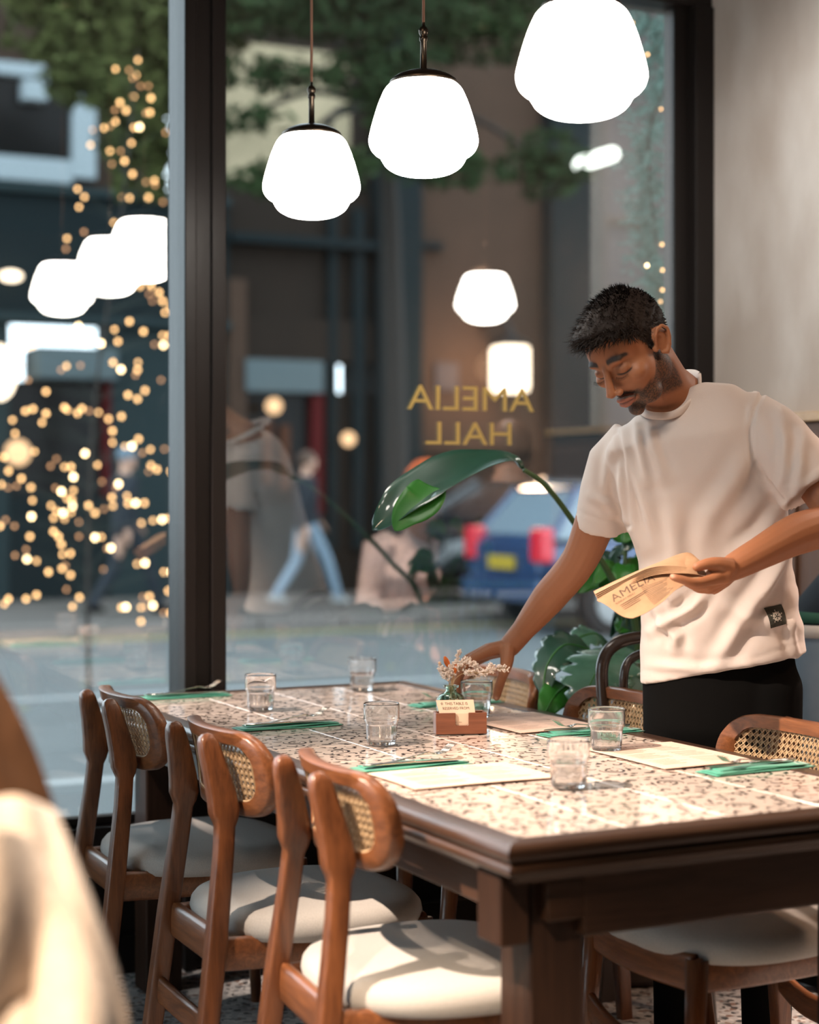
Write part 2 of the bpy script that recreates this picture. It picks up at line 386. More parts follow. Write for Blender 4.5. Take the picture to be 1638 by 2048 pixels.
def pendant(label, x, y, zb):
    t = thing('pendant_lamp', label, 'lamp', (x, y, zb), 0, 'opal pendant lamps')
    a.build('lamp_shade', M['opal'], t, smooth=True); b.build('shade_cap', M['bronze'], t, smooth=True); c.build('stem', M['bronze'], t, smooth=True)
    d = MB(); d.tube([(0, 0, 2.75 * R0), (0, 0, CEILZ - zb)], .0032, 8); d.build('cord', M['cord'], t, smooth=True)
    e = MB(); e.lathe([(.002, CEILZ - zb - .03), (.045, CEILZ - zb - .028), (.05, CEILZ - zb - .0), ], 24); e.build('ceiling_rose', M['bronze'], t, smooth=True)
    return t
pend = []
for lab, x, yb, wd in (('white opal pendant lamp hanging lowest in view, nearest the window post', 623, 437, 195),
                       ('white opal pendant lamp in the middle of the row over the table', 847, 353, 220),
                       ('largest white opal pendant lamp, cut by the top of the picture', 1163, 238, 262)):
    Z = 2 * R0 * F / wd; p = P(x, yb, Z); pend.append(pendant(lab, p.x, p.y, p.z))
pendant('white opal pendant lamp over the next table, seen only mirrored in the glass', 1.555, 4.12, LZ)
# ------------------------------------------------------------------ the long table
table = thing('dining_table', 'long dark wooden table with patterned tile top under the three pendant lamps', 'table', (FLX, FLY, 0), THT)
EW = .052                                  # width of the wooden edging
def edge_profile():                       # (distance in from the outer edge, z): rounded top moulding over a stepped lower one
    pr = [(EW, .7500), (.016, .7500), (.009, .7485), (.004, .7445), (.0, .738), (.001, .731), (.006, .7245), (.012, .7215), (.0125, .7185),
          (.007, .7155), (.004, .711), (.0045, .7055), (.009, .7005), (.016, .698), (.026, .697), (.034, .692), (.036, .682), (EW + .02, .680), (EW + .02, .735), (EW, .735)]
    return pr
def edging(p0, p1, inx, m):
    """one mitred board from corner p0 to p1; inx is the inward normal"""
    p0, p1, nn = Vector(p0), Vector(p1), Vector(inx); d = (p1 - p0).normalized(); pr = edge_profile(); mb = MB(); vs = []
    for base, sg in ((p0, 1), (p1, -1)):
        for q, z in pr: vs.append((base.x + nn.x * q + d.x * q * sg, base.y + nn.y * q + d.y * q * sg, z))
    n = len(pr); fs = [(i, (i + 1) % n, n + (i + 1) % n, n + i) for i in range(n)] + [tuple(range(n))[::-1], tuple(range(n, 2 * n))]
    mb.add(vs, fs); o = mb.build('edge_board', M[m], table, smooth=True, angle=50); return o
C4 = [(0, 0), (TW, 0), (TW, -TL), (0, -TL)]
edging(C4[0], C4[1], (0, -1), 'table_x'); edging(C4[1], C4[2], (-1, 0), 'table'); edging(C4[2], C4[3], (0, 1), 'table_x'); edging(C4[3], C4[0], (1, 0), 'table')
mb = MB(); mb.box((TW / 2, -TL / 2, .7395), (TW - 2 * EW - .002, TL - 2 * EW - .002, .008)); mb.build('tile_bed', M['grout'], table)
# printed tiles: each tile one object, four shared meshes
def stroke(mb, pts, wds, z, mi):
    k = len(pts); vs = []
    for i in range(k):
        a = pts[max(i - 1, 0)]; b = pts[min(i + 1, k - 1)]; dx, dy = b[0] - a[0], b[1] - a[1]; l = math.hypot(dx, dy) or 1
        nx, ny = -dy / l * wds[i] / 2, dx / l * wds[i] / 2
        vs += [(pts[i][0] + nx, pts[i][1] + ny, z), (pts[i][0] - nx, pts[i][1] - ny, z)]
    mb.add(vs, [(2 * i, 2 * i + 1, 2 * i + 3, 2 * i + 2) for i in range(k - 1)], mi)
NX, NY = 4, 10
tw_, tl_ = (TW - 2 * EW) / NX, (TL - 2 * EW) / NY
def tile_mesh(seed):
    rnd = random.Random(seed); mb = MB(); hx, hy = tw_ / 2 - .0011, tl_ / 2 - .0011
    b = .0012
    vs = [(-hx, -hy, -.004), (hx, -hy, -.004), (hx, hy, -.004), (-hx, hy, -.004), (-hx + b, -hy + b, 0), (hx - b, -hy + b, 0), (hx - b, hy - b, 0), (-hx + b, hy - b, 0),
          (-hx, -hy, -b), (hx, -hy, -b), (hx, hy, -b), (-hx, hy, -b)]
    mb.add(vs, [(4,5,6,7),(8,9,5,4),(9,10,6,5),(10,11,7,6),(11,8,4,7),(0,1,9,8),(1,2,10,9),(2,3,11,10),(3,0,8,11)], 0)
    z = .00025; g = 8; used = set()
    def arc(cx, cy, r, a0, a1, w, n=8):
        pts = [(cx + r * math.cos(a0 + (a1 - a0) * i / n), cy + r * math.sin(a0 + (a1 - a0) * i / n)) for i in range(n + 1)]
        wd = [1.35 * w * (.35 + .9 * math.sin(PI * (i + .35) / (n + .9))) for i in range(n + 1)]
        pts = [(max(-hx + .003, min(hx - .003, x)), max(-hy + .003, min(hy - .003, y))) for x, y in pts]
        stroke(mb, pts, wd, z, 1)
    def blob(cx, cy, r):
        n = 6; k = len(mb.v); mb.add([(cx + r * math.cos(2 * PI * i / n), cy + r * math.sin(2 * PI * i / n), z) for i in range(n)], [tuple(range(n))], 1)
    # a rosette with rings
    rx, ry = rnd.uniform(-.04, .04), rnd.uniform(-.04, .04)
    for r_, w_ in ((.012, .0032), (.024, .0036)):
        a0 = rnd.uniform(0, 6); arc(rx, ry, r_, a0, a0 + 4.4, w_, 14)
    blob(rx, ry, .0035)
    for i in range(g):
        for j in range(g):
            x = (-1 + 2 * (i + .5) / g) * hx + rnd.uniform(-.005, .005); y = (-1 + 2 * (j + .5) / g) * hy + rnd.uniform(-.005, .005)
            if math.hypot(x - rx, y - ry) < .033: continue
            k = rnd.random(); a0 = rnd.uniform(0, 2 * PI); s_ = rnd.choice((-1, 1))
            if k < .50: arc(x, y, rnd.uniform(.0065, .0115), a0, a0 + s_ * rnd.uniform(2.2, 4.2), rnd.uniform(.003, .0044))
            elif k < .68:
                arc(x - .003, y, .005, a0, a0 + s_ * 3, .003); arc(x + .004, y + .004, .004, a0 + 3, a0 + 3 - s_ * 3, .003)
            elif k < .84: arc(x, y, .019, a0, a0 + s_ * .9, .0040, 4)
            else: blob(x, y, rnd.uniform(.002, .0032))
    return mb.mesh('tile', [M['tile'], M['ink']])
TM = [tile_mesh(i + 3) for i in range(4)]
rnd = random.Random(5)
for i in range(NX):
    for j in range(NY):
        o = bpy.data.objects.new('tile', TM[rnd.randrange(4)]); COL.objects.link(o); o.parent = table
        o.location = (EW + (i + .5) * tw_, -EW - (j + .5) * tl_, .7478); o.rotation_euler = (0, 0, PI * rnd.randrange(2))
# rails, legs and end blocks
AI = .075
for x in (AI, TW - AI):
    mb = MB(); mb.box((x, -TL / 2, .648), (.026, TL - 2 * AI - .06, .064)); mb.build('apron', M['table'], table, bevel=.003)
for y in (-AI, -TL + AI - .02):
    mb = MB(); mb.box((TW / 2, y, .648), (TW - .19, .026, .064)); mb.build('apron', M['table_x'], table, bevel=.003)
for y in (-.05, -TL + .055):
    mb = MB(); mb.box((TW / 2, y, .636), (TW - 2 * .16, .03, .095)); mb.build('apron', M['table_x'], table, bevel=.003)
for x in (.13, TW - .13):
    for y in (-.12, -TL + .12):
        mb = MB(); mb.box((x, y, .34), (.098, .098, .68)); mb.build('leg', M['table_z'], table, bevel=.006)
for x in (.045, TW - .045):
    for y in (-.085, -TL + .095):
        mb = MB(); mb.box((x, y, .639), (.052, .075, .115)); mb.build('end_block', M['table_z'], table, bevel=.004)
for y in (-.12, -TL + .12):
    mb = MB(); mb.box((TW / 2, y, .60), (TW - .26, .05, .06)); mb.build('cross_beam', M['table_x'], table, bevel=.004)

# ------------------------------------------------------------------ cane-backed chairs (local +y is the way the sitter faces)
PH = .208
def panel_y(x, z=.74): return -.206 + .052 * (abs(x) / PH) ** 2.1 - (z - .74) * .18
def rrect(hw, z0, z1, r, n=7):
    cz = [(hw - r, z1 - r, 0), (-hw + r, z1 - r, PI / 2), (-hw + r, z0 + r, PI), (hw - r, z0 + r, 3 * PI / 2)]; out = []
    for cx, cy, a0 in cz:
        for i in range(n + 1):
            a = a0 + PI / 2 * i / n; out.append((cx + r * math.cos(a), cy + r * math.sin(a)))
    return out
def dense(poly, step):
    out = []
    for i in range(len(poly)):
        a, b = poly[i], poly[(i + 1) % len(poly)]; d = math.hypot(b[0] - a[0], b[1] - a[1]); k = max(1, int(d / step))
        for j in range(k): out.append((a[0] + (b[0] - a[0]) * j / k, a[1] + (b[1] - a[1]) * j / k))
    return out
def chair(label, group='cane-backed chairs around the long table'):
    t = thing('dining_chair', label, 'chair', group=group)
    z0, z1 = .655, .822
    # bent wooden frame of the backrest: loops outer front, outer back, inner back, inner front
    n_out = 112
    def loop(hw, za, zb, r):
        pl = rrect(hw, za, zb, r, 8); L = []
        per = [0]
        for i in range(len(pl)):
            a, b = pl[i], pl[(i + 1) % len(pl)]; per.append(per[-1] + math.hypot(b[0] - a[0], b[1] - a[1]))
        for k in range(n_out):
            s_ = per[-1] * k / n_out; i = int(np.searchsorted(per, s_, 'right')) - 1; i = min(i, len(pl) - 1)
            u = (s_ - per[i]) / max(per[i + 1] - per[i], 1e-9); a, b = pl[i], pl[(i + 1) % len(pl)]
            L.append((a[0] + (b[0] - a[0]) * u, a[1] + (b[1] - a[1]) * u))
        return L
    lo = loop(PH, z0, z1, .072); lo2 = loop(PH - .003, z0 + .003, z1 - .003, .070); li = loop(PH - .031, z0 + .029, z1 - .026, .046)
    th = .0145
    loops = [[(x, panel_y(x, z) + th * .6, z) for x, z in li], [(x, panel_y(x, z) + th, z) for x, z in lo2], [(x, panel_y(x, z) + th * .6, z) for x, z in lo],
             [(x, panel_y(x, z) - th * .6, z) for x, z in lo], [(x, panel_y(x, z) - th, z) for x, z in lo2], [(x, panel_y(x, z) - th * .9, z) for x, z in li]]
    mb = MB(); vs = [q for l in loops for q in l]; n = n_out
    fs = [(i * n + j, i * n + (j + 1) % n, ((i + 1) % 6) * n + (j + 1) % n, ((i + 1) % 6) * n + j) for i in range(6) for j in range(n)]
    mb.add(vs, fs); br = mb.build('backrest', M['chair_h'], t, smooth=True, angle=60)
    # woven cane: pairs of level and upright strands with diagonals through them
    mb = MB(); hw, za, zb, rr = PH - .029, z0 + .027, z1 - .024, .048; pt = .0132
    def inside(x, z):
        qx = max(abs(x) - (hw - rr), 0); qz = max(abs(z - (za + zb) / 2) - ((zb - za) / 2 - rr), 0); return qx * qx + qz * qz <= rr * rr
    def strand(a, b, w_, dz):
        L = math.hypot(b[0] - a[0], b[1] - a[1]); k = max(2, int(L / .012)); run = []
        def flush(run):
            if len(run) < 2: return
            vs = []; nx, nz = -(b[1] - a[1]) / L * w_ / 2, (b[0] - a[0]) / L * w_ / 2
            for x, z in run:
                y = panel_y(x, z) + dz
                vs += [(x + nx, y + .0006, z + nz), (x - nx, y + .0006, z - nz), (x - nx, y - .0006, z - nz), (x + nx, y - .0006, z + nz)]
            m = len(run); fs = []
            for i in range(m - 1):
                for q in range(4): fs.append((4 * i + q, 4 * i + (q + 1) % 4, 4 * i + 4 + (q + 1) % 4, 4 * i + 4 + q))
            mb.add(vs, fs)
        for i in range(k + 1):
            x, z = a[0] + (b[0] - a[0]) * i / k, a[1] + (b[1] - a[1]) * i / k
            if inside(x, z): run.append((x, z))
            else: flush(run); run = []
        flush(run)
    zc = (za + zb) / 2; nz = int((zb - za) / pt / 2) + 1; nx = int(hw / pt) + 1
    for k in range(-nz, nz + 1):
        for d in (-.0013, .0013): strand((-hw, zc + k * pt + d), (hw, zc + k * pt + d), .0015, .0)
    for k in range(-nx, nx + 1):
        for d in (-.0013, .0013): strand((k * pt + d, za), (k * pt + d, zb), .0015, -.0012)
    for k in range(-nx - nz - 1, nx + nz + 2):
        x0 = (k + .5) * pt
        strand((x0 - (zc - za), za), (x0 + (zb - zc), zb), .0016, .0012); strand((x0 + (zc - za), za), (x0 - (zb - zc), zb), .0016, .0018)
    mb.build('cane_panel', M['cane'], br)
    # splines round the cane
    mb = MB(); lp = loop(PH - .0325, z0 + .0305, z1 - .0275, .045); mb.tube([(x, panel_y(x, z) - .0085, z) for x, z in lp + lp[:1]], .0022, 6, up=(0, 1, 0), cap=False); mb.build('cane_edging', M['cane'], br, smooth=True)
    # rear posts: paddle-shaped heads on tapering legs
    for s in (-1, 1):
        mb = MB()
        K = [(0, .176, -.302, .0150, .0165), (.20, .162, -.277, .0170, .0190), (.42, .150, -.250, .0185, .0200), (.58, .135, -.230, .0170, .0185), (.640, .128, -.2245, .0170, .0185), (.652, .1265, -.2235, .0180, .0235), (.668, .1245, -.2240, .0190, .0290),
             (.70, .119, -.228, .0190, .0272), (.75, .110, -.238, .0185, .0235), (.785, .1045, -.247, .0180, .0205), (.802, .1015, -.251, .0165, .0175), (.812, .1005, -.253, .0130, .013), (.817, .100, -.254, .006, .006)]
        zs = [q[0] for q in K]; zz = [0, .1, .2, .3, .36, .42, .48, .53, .58, .62, .640, .652, .668, .685, .70, .725, .75, .785, .802, .812, .817]
        mb.tube([(s * interp(zs, [q[1] for q in K], z), interp(zs, [q[2] for q in K], z), z) for z in zz], [(interp(zs, [q[3] for q in K], z), interp(zs, [q[4] for q in K], z)) for z in zz], 24, up=(0, 1, 0), p=5.5)
        mb.build('leg', M['chair'], t, smooth=True, angle=40)
        mb = MB(); pts = [(s * .188, .205, 0), (s * .178, .190, .25), (s * .170, .178, .43)]
        mb.tube(pts, [.0135, .0185, .0215], 14); mb.build('leg', M['chair'], t, smooth=True)
        mb = MB(); mb.tube(bezier([(s * .147, -.245, .400), (s * .165, -.12, .400), (s * .172, .04, .400), (s * .168, .18, .400)], 5), (.010, .033), 10, up=(0, 0, 1), p=4); mb.build('seat_rail', M['chair_h'], t, smooth=True)
    # curved stretchers between the rear and between the front legs
    for y, hw_, z in ((-.270, .157, .265), (.190, .178, .265)):
        mb = MB(); mb.tube(bezier([(-hw_, y, z), (-hw_ * .5, y + .018, z - .020), (0, y + .026, z - .028), (hw_ * .5, y + .018, z - .020), (hw_, y, z)], 5), (.0085, .027), 12, up=(0, 0, 1), p=3.6); mb.build('stretcher', M['chair_h'], t, smooth=True)
    for y, hw_, bow in ((-.238, .145, .0), (.18, .17, .02)):
        mb = MB(); mb.tube(bezier([(-hw_, y, .405), (0, y + bow, .405), (hw_, y, .405)], 8), (.011, .036), 10, up=(0, 0, 1), p=4); mb.build('seat_rail', M['chair_h'], t, smooth=True)
    # padded seat
    mb = MB(); nu = 56
    def sec(f, z, inset):
        out = []
        for j in range(nu):
            a = 2 * PI * j / nu; c, s_ = math.cos(a), math.sin(a); e = 2 / 2.55
            x = math.copysign(abs(c) ** e, c) * (.232 - inset); y = math.copysign(abs(s_) ** e, s_) * (.222 - inset) - .008
            x *= 1 + .06 * (y / .22)
            out.append((x * f, y * f, z))
        return out
    rings = [sec(1, .417, .022), sec(1, .420, .008), sec(1, .430, .001), sec(1, .442, -.002), sec(1, .456, .001), sec(1, .467, .010), sec(1, .474, .026)] + [sec(f, .474 + .010 * (1 - f * f), .026) for f in (.85, .65, .42, .2)]
    vs = [q for r in rings for q in r] + [(0, -.008, .485), (0, 0, .417)]; k = len(rings)
    fs = [(i * nu + j, i * nu + (j + 1) % nu, (i + 1) * nu + (j + 1) % nu, (i + 1) * nu + j) for i in range(k - 1) for j in range(nu)]
    fs += [((k - 1) * nu + j, (k - 1) * nu + (j + 1) % nu, k * nu) for j in range(nu)] + [(k * nu + 1, (j + 1) % nu, j) for j in range(nu)]
    mb.add(vs, fs); mb.build('seat', M['seat'], t, smooth=True)
    return t
c0 = chair('cane-backed wooden chair at the near table corner, warm light across its seat')
def cpos(off, s): p = TP(off, s, 0); return (p.x, p.y, 0)
LROT, RROT = THT - PI / 2, THT + PI / 2
c0.location = cpos(.118, 1.70); c0.rotation_euler = (0, 0, LROT - .10)
CH = [(.105, 1.155, LROT - .02, 'cane-backed wooden chair in the middle of the row with its back to the camera'),
      (.105, .52, LROT - .03, 'cane-backed wooden chair standing nearest the black window post'),
      (.765, .47, RROT, 'cane-backed chair across the table behind the reaching hand'),
      (.765, 1.05, RROT, 'cane-backed chair across the table in front of the black trousers'),
      (.765, 1.66, RROT, 'cane-backed chair across the table cut by the right picture edge')]
for off, s, r, lab in CH: dup(c0, lab, cpos(off, s), r)

# ------------------------------------------------------------------ tumblers
def ground(x, y, z=TZ):                                # point of a level surface seen at x, y
    Z = (H - z) * F / (y - HY); return P(x, y, Z)
def tumbler_mb():
    r, hh = .0385, .088; out = []; inn = []
    prof_o = [(.001, .0), (.022, .0), (.0285, .001), (.0305, .004), (.0315, .012), (.0328, .030), (.0338, .044), (.0352, .049), (.0378, .0525), (.0383, .056), (.0383, .070), (.0384, .085), (.0378, .0878), (.0368, .0872)]
    prof_i = [(.0364, .083), (.0362, .060), (.0355, .055), (.0330, .050), (.0318, .045), (.0305, .028), (.0295, .012), (.026, .0075), (.001, .0070)]
    mb = MB(); n = 60; vs = []
    pr = prof_o + prof_i
    for i, (q, z) in enumerate(pr):
        for j in range(n):
            a = 2 * PI * j / n; rib = (.0006 * math.cos(15 * a) if (i < len(prof_o) and .006 < z < .042) else 0)
            vs.append(((q + rib) * math.cos(a), (q + rib) * math.sin(a), z))
    k = len(pr); fs = [(i * n + j, i * n + (j + 1) % n, (i + 1) * n + (j + 1) % n, (i + 1) * n + j) for i in range(k - 1) for j in range(n)]
    mb.add(vs, fs); return mb
def water_mb(h):
    pr = [(.001, .0072), (.0262, .0074), (.0294, .0115), (.0306, .028), (.0316, .042 if h > .042 else h)] 
    mb = MB(); pr = [p for p in pr if p[1] <= h] + [(.0316 if h < .046 else .0325, h), (.001, h)]; mb.lathe(pr, 40); return mb
tm, wm = tumbler_mb(), water_mb(.043)
GL = [(521, 1420, 'half-filled stacking tumbler beside the napkin farthest along the near side of the table', .043),
      (724, 1381, 'half-filled stacking tumbler alone by the window edge of the table', .043),
      (763, 1489, 'half-filled tumbler standing in front of the wooden card box', .043),
      (953, None, 'clear tumbler gripped by the reaching hand behind the green bottle', .040),
      (1213, 1501, 'half-filled tumbler beside the kraft menu, in front of the chair across the table', .043),
      (1137, 1575, 'half-filled tumbler in the brightest patch of light on the table', .043)]
g0 = None
for x, y, lab, hw in GL:
    p = ground(x, y) if y else P(953, 1430, 4.10)
    if g0 is None:
        g0 = thing('tumbler', lab, 'glass', (p.x, p.y, TZ), 0, 'tumblers on the table')
        tm.build('glass_body', M['glass'], g0, smooth=True); wm.build('water', M['water'], g0, smooth=True)
    else: dup(g0, lab, (p.x, p.y, TZ), rnd.uniform(0, 3))

# ------------------------------------------------------------------ napkins, forks and knives
def napkin_mb(seed):
    r = random.Random(seed); mb = MB()
    for k, (w_, l_, z, a) in enumerate(((.066, .245, .001, 0), (.056, .236, .0035, .05), (.038, .20, .0055, -.06))):
        def fn(u, v, w_=w_, l_=l_, z=z, a=a, k=k):
            x = (u - .5) * l_; y = (v - .5) * w_; C, S = math.cos(a), math.sin(a)
            return (x * C - y * S, x * S + y * C + (k == 2) * .006, z + .0022 + .0012 * math.sin(u * 7 + k * 2) * math.sin(v * 5 + seed) + .0025 * k * max(0, math.sin(u * 3 - .4)) * .4)
        mb.grid(fn, 16, 6, .0022)
    return mb
def fork_mb():
    mb = MB()
    def zc(x): return .0035 + interp([-.10, -.07, -.02, .035, .055, .075, .095], [.003, .0, .005, .0115, .0065, .010, .023], x)
    pts = [(x, 0, zc(x)) for x in np.linspace(-.10, .05, 22)]
    mb.tube(pts, [(interp([-.10, -.095, -.06, -.01, .03, .045, .05], [.003, .0065, .0055, .0032, .0028, .006, .0085], p[0]), .0013) for p in pts], 8, up=(0, 0, 1), p=2.6)
    mb.tube([(x, 0, zc(x)) for x in np.linspace(.048, .062, 5)], [(w_, .0011) for w_ in (.0082, .0108, .0115, .0115, .0110)], 8, up=(0, 0, 1), p=3)
    for j in range(4):
        y = (j - 1.5) * .0062
        mb.tube([(x, y * lerp(1, .95, (x - .06) / .04), zc(x)) for x in np.linspace(.060, .100, 6)], [(.0018, .0011)] * 5 + [(.0007, .0006)], 6, up=(0, 0, 1))
    return mb
def knife_mb():
    mb = MB(); pts = [(x, 0, .0035) for x in np.linspace(-.11, .0, 10)]
    mb.tube(pts, [(interp([-.11, -.105, -.06, 0], [.003, .0075, .0062, .0048], p[0]), .0028) for p in pts], 10, up=(0, 0, 1), p=2.6)
    poly = [(-.004, -.004), (.03, -.0075), (.08, -.0085), (.100, -.005), (.110, .003), (.108, .0048), (-.004, .0046)]
    mb.prism(poly, .0028, .0042); return mb
fm, km = fork_mb(), knife_mb()
fork0 = knife0 = None
SET = [(.205, .105, 0, 'green cloth napkin folded at the far corner of the table near the window post', 'at the table corner near the window post'),
       (.222, .766, .0, 'green cloth napkin folded beside the middle chair of the near row', 'beside the middle chair of the near row'),
       (.211, 1.412, .02, 'green cloth napkin folded in the bright light in front of the pale menu', 'in front of the pale menu in bright light'),
       (.769, .56, .03, 'green cloth napkin folded behind the green glass bottle', 'behind the green glass bottle'),
       (.784, 1.165, -.02, 'green cloth napkin folded by the tumbler, in front of the black trousers', 'by the tumbler in front of the black trousers'),
       (.795, 1.735, .04, 'green cloth napkin folded at the edge of the picture beside the large menu', 'at the picture edge beside the large menu')]
for k, (off, s, da, lab, where) in enumerate(SET):
    p = TP(off, s, TZ - .0016); ang = THT + da + (PI if off > .5 else 0)
    n_ = napkin_mb(k); o = n_.build('napkin', M['green'], smooth=True); o.location = p; o.rotation_euler = (0, 0, ang); tag(o, lab, 'napkin', 'green napkins')
    zt = TZ + .0075
    def on(dx, dy): C, S = math.cos(ang), math.sin(ang); return (p.x + dx * C - dy * S, p.y + dx * S + dy * C)
    a = on(.004, -.012)
    if knife0 is None:
        knife0 = km.build('knife', M['steel'], smooth=True, angle=50); fork0 = fm.build('fork', M['steel'], smooth=True)
        kk, ff = knife0, fork0
    else: kk, ff = knife0.copy(), fork0.copy(); COL.objects.link(kk); COL.objects.link(ff)
    kk.location = (*a, zt); kk.rotation_euler = (0, 0, ang - .03); tag(kk, 'steel knife on the napkin ' + where, 'knife', 'table knives')
    b = on(.010, .006); ff.location = (*b, zt + .0005); ff.rotation_euler = (0, -.02, ang + .12); tag(ff, 'steel fork on the napkin ' + where, 'fork', 'table forks')

# ------------------------------------------------------------------ menus lying on the table
def menu(off0, off1, s0, s1, lab, da=0, lines_along='off'):
    p = TP((off0 + off1) / 2, (s0 + s1) / 2, TZ); t = thing('menu', lab, 'menu', p, THT + da, 'menus on the table')
    a, b = (off1 - off0), (s1 - s0)
    mb = MB(); mb.grid(lambda u, v: ((u - .5) * a, (v - .5) * b, .0022 + .0012 * math.sin(u * 3.0) ** 2 + .0006 * math.sin(v * 4)), 10, 8, .0014); mb.build('sheet', M['paper'], t, smooth=True, angle=40)
    mb = MB(); r = random.Random(int(off0 * 97 + s0 * 31))
    zt = lambda u, v: .0024 + .0012 * math.sin(u * 3.0) ** 2 + .0006 * math.sin(v * 4)
    vs, fs = text_mesh('AMELIA', 1); mxx = max(v[0] for v in vs)
    q = []
    for v in vs:
        u = .5 - .25 + .5 * v[0] / mxx; vv = .86 + v[1] * .045
        q.append(((u - .5) * a, (vv - .5) * b, zt(u, vv)))
    mb.add(q, fs)
    for c in range(2):
        for k in range(17):
            v = .80 - k * .042; u0 = .1 + c * .44; u1 = u0 + r.uniform(.22, .36)
            if k % 6 == 5: continue
            mb.add([((u0 - .5) * a, (v - .5) * b, zt(u0, v)), ((u1 - .5) * a, (v - .5) * b, zt(u1, v)), ((u1 - .5) * a, (v + .007 - .5) * b, zt(u1, v)), ((u0 - .5) * a, (v + .007 - .5) * b, zt(u0, v))], [(0, 1, 2, 3)])
    mb.build('menu_print', M['print'], t)
menu(.10, .40, 1.452, 1.655, 'pale printed menu lying in the brightest patch near the table corner')
menu(.635, .855, .80, 1.105, 'printed kraft menu lying just behind the wooden card box', .02)
menu(.635, .855, 1.365, 1.665, 'printed kraft menu lying beside the napkin at the picture edge', -.01)

# ------------------------------------------------------------------ card box, card, bottle and dried flowers
pb = ground(920, 1466); BR = math.radians(8)
t = thing('card_holder', 'small reddish wooden box holding the reservation card', 'holder', (pb.x, pb.y, TZ), BR)
bw, bd, bh, wt = .114, .040, .047, .005
mb = MB()
mb.prism([(-bw/2, 0), (bw/2, 0), (bw/2, bh), (.016, bh), (.016, .022), (.013, .019), (-.010, .019), (-.013, .022), (-.013, bh), (-bw/2, bh)], 0, wt, lambda x, z, d: (x, -bd / 2 + d, z))
mb.build('front_panel', M['box'], t, bevel=.0012)
mb = MB(); mb.box((0, bd / 2 - wt / 2, bh / 2), (bw, wt, bh)); mb.build('back_panel', M['box'], t, bevel=.0012)
for s in (-1, 1):
    mb = MB(); mb.box((s * (bw / 2 - wt / 2), 0, bh / 2), (wt, bd - 2 * wt, bh)); mb.build('side_panel', M['box'], t, bevel=.0012)
mb = MB(); mb.box((0, 0, .003), (bw - 2 * wt, bd - 2 * wt, .006)); mb.build('base', M['box'], t)
ct = thing('reservation_card', 'cream card in the wooden box reading THIS TABLE IS RESERVED FROM', 'card', (pb.x, pb.y, TZ), BR)
Y0 = -bd / 2 + wt + .0015
def cardpt(x, z): return (x - .012 - (z - .045) * .16 * (1 if z > .045 else 0), Y0 + max(0, z - .045) * .30, z)
mb = MB(); q = [cardpt(-.036, .010), cardpt(.044, .010), cardpt(.044, .045), cardpt(.046, .074), cardpt(-.038, .074), cardpt(-.036, .045)]
mb.add(q + [(a_, b_ + .0009, c_) for a_, b_, c_ in q], [(0, 1, 2, 5), (5, 2, 3, 4), (6, 11, 8, 7), (11, 10, 9, 8), (0, 6, 7, 1), (1, 7, 8, 2), (2, 8, 9, 3), (3, 9, 10, 4), (4, 10, 11, 5), (5, 11, 6, 0)]); mb.build('card_sheet', M['card'], ct)
mb = MB()
def ctext(s, x0, x1, zb, hgt):
    vs, fs = text_mesh(s, 1); mx = max(v[0] for v in vs); mb.add([(lambda c: (c[0], c[1] - .0004, c[2]))(cardpt(x0 + (x1 - x0) * v[0] / mx, zb + v[1] / .7 * hgt)) for v in vs], fs)
ctext('THIS TABLE IS', -.020, .031, .0635, .0058); ctext('RESERVED FROM:', -.027, .034, .0535, .0058)
for k in range(5):
    a_ = k * 2 * PI / 5 + .3; cx_, cz_ = -.0265, .0665
    mb.add([(lambda c: (c[0], c[1] - .0004, c[2]))(cardpt(cx_ + x_, cz_ + z_)) for x_, z_ in ((.0004 * math.cos(a_ + 1.57), .0004 * math.sin(a_ + 1.57)), (.003 * math.cos(a_ - .25), .003 * math.sin(a_ - .25)), (.003 * math.cos(a_ + .25), .003 * math.sin(a_ + .25)))], [(0, 1, 2)])
ctext('mon - fri', -.009, .013, .0245, .0026)
mb.build('card_lettering', M['print'], ct)

pv = P(902, 1450, 3.935); pv.z = TZ
bt = thing('bud_vase', 'green ribbed glass bottle holding dried flowers behind the wooden box', 'vase', (pv.x, pv.y, TZ))
mb = MB(); n = 72; pr = [(.001, 0), (.028, 0), (.032, .003), (.0325, .01), (.0325, .058), (.031, .066), (.026, .073), (.018, .078), (.0125, .081), (.0118, .086), (.0125, .089), (.0172, .0905), (.0178, .093), (.0172, .0955), (.0125, .096),
     (.0098, .094), (.0096, .082), (.0150, .0765), (.024, .0705), (.029, .062), (.0302, .055), (.0302, .008), (.028, .005), (.001, .005)]
vs = []
for i, (q, z) in enumerate(pr):
    for j in range(n):
        a_ = 2 * PI * j / n; rib = .0010 * abs(math.cos(12 * a_)) if (i < 8 and .005 < z < .076) else 0
        vs.append(((q + rib) * math.cos(a_), (q + rib) * math.sin(a_), z))
k = len(pr); mb.add(vs, [(i * n + j, i * n + (j + 1) % n, (i + 1) * n + (j + 1) % n, (i + 1) * n + j) for i in range(k - 1) for j in range(n)])
mb.build('bottle_body', M['bottle'], bt, smooth=True)
M['stem'] = mat('dried_stem', (.50, .34, .18), .8); M['blossom'] = mat('dried_white_blossom', (.80, .70, .62), .9); M['orange'] = mat('orange_dried_seed_head', (.62, .16, .03), .8); M['pod'] = mat('pale_round_pod', (.72, .50, .33), .7)
rf = random.Random(11)
def fp(x, y, dz=0): q = P(x, y, pv.y + dz); return q
root = Vector((pv.x, pv.y, TZ + .03))
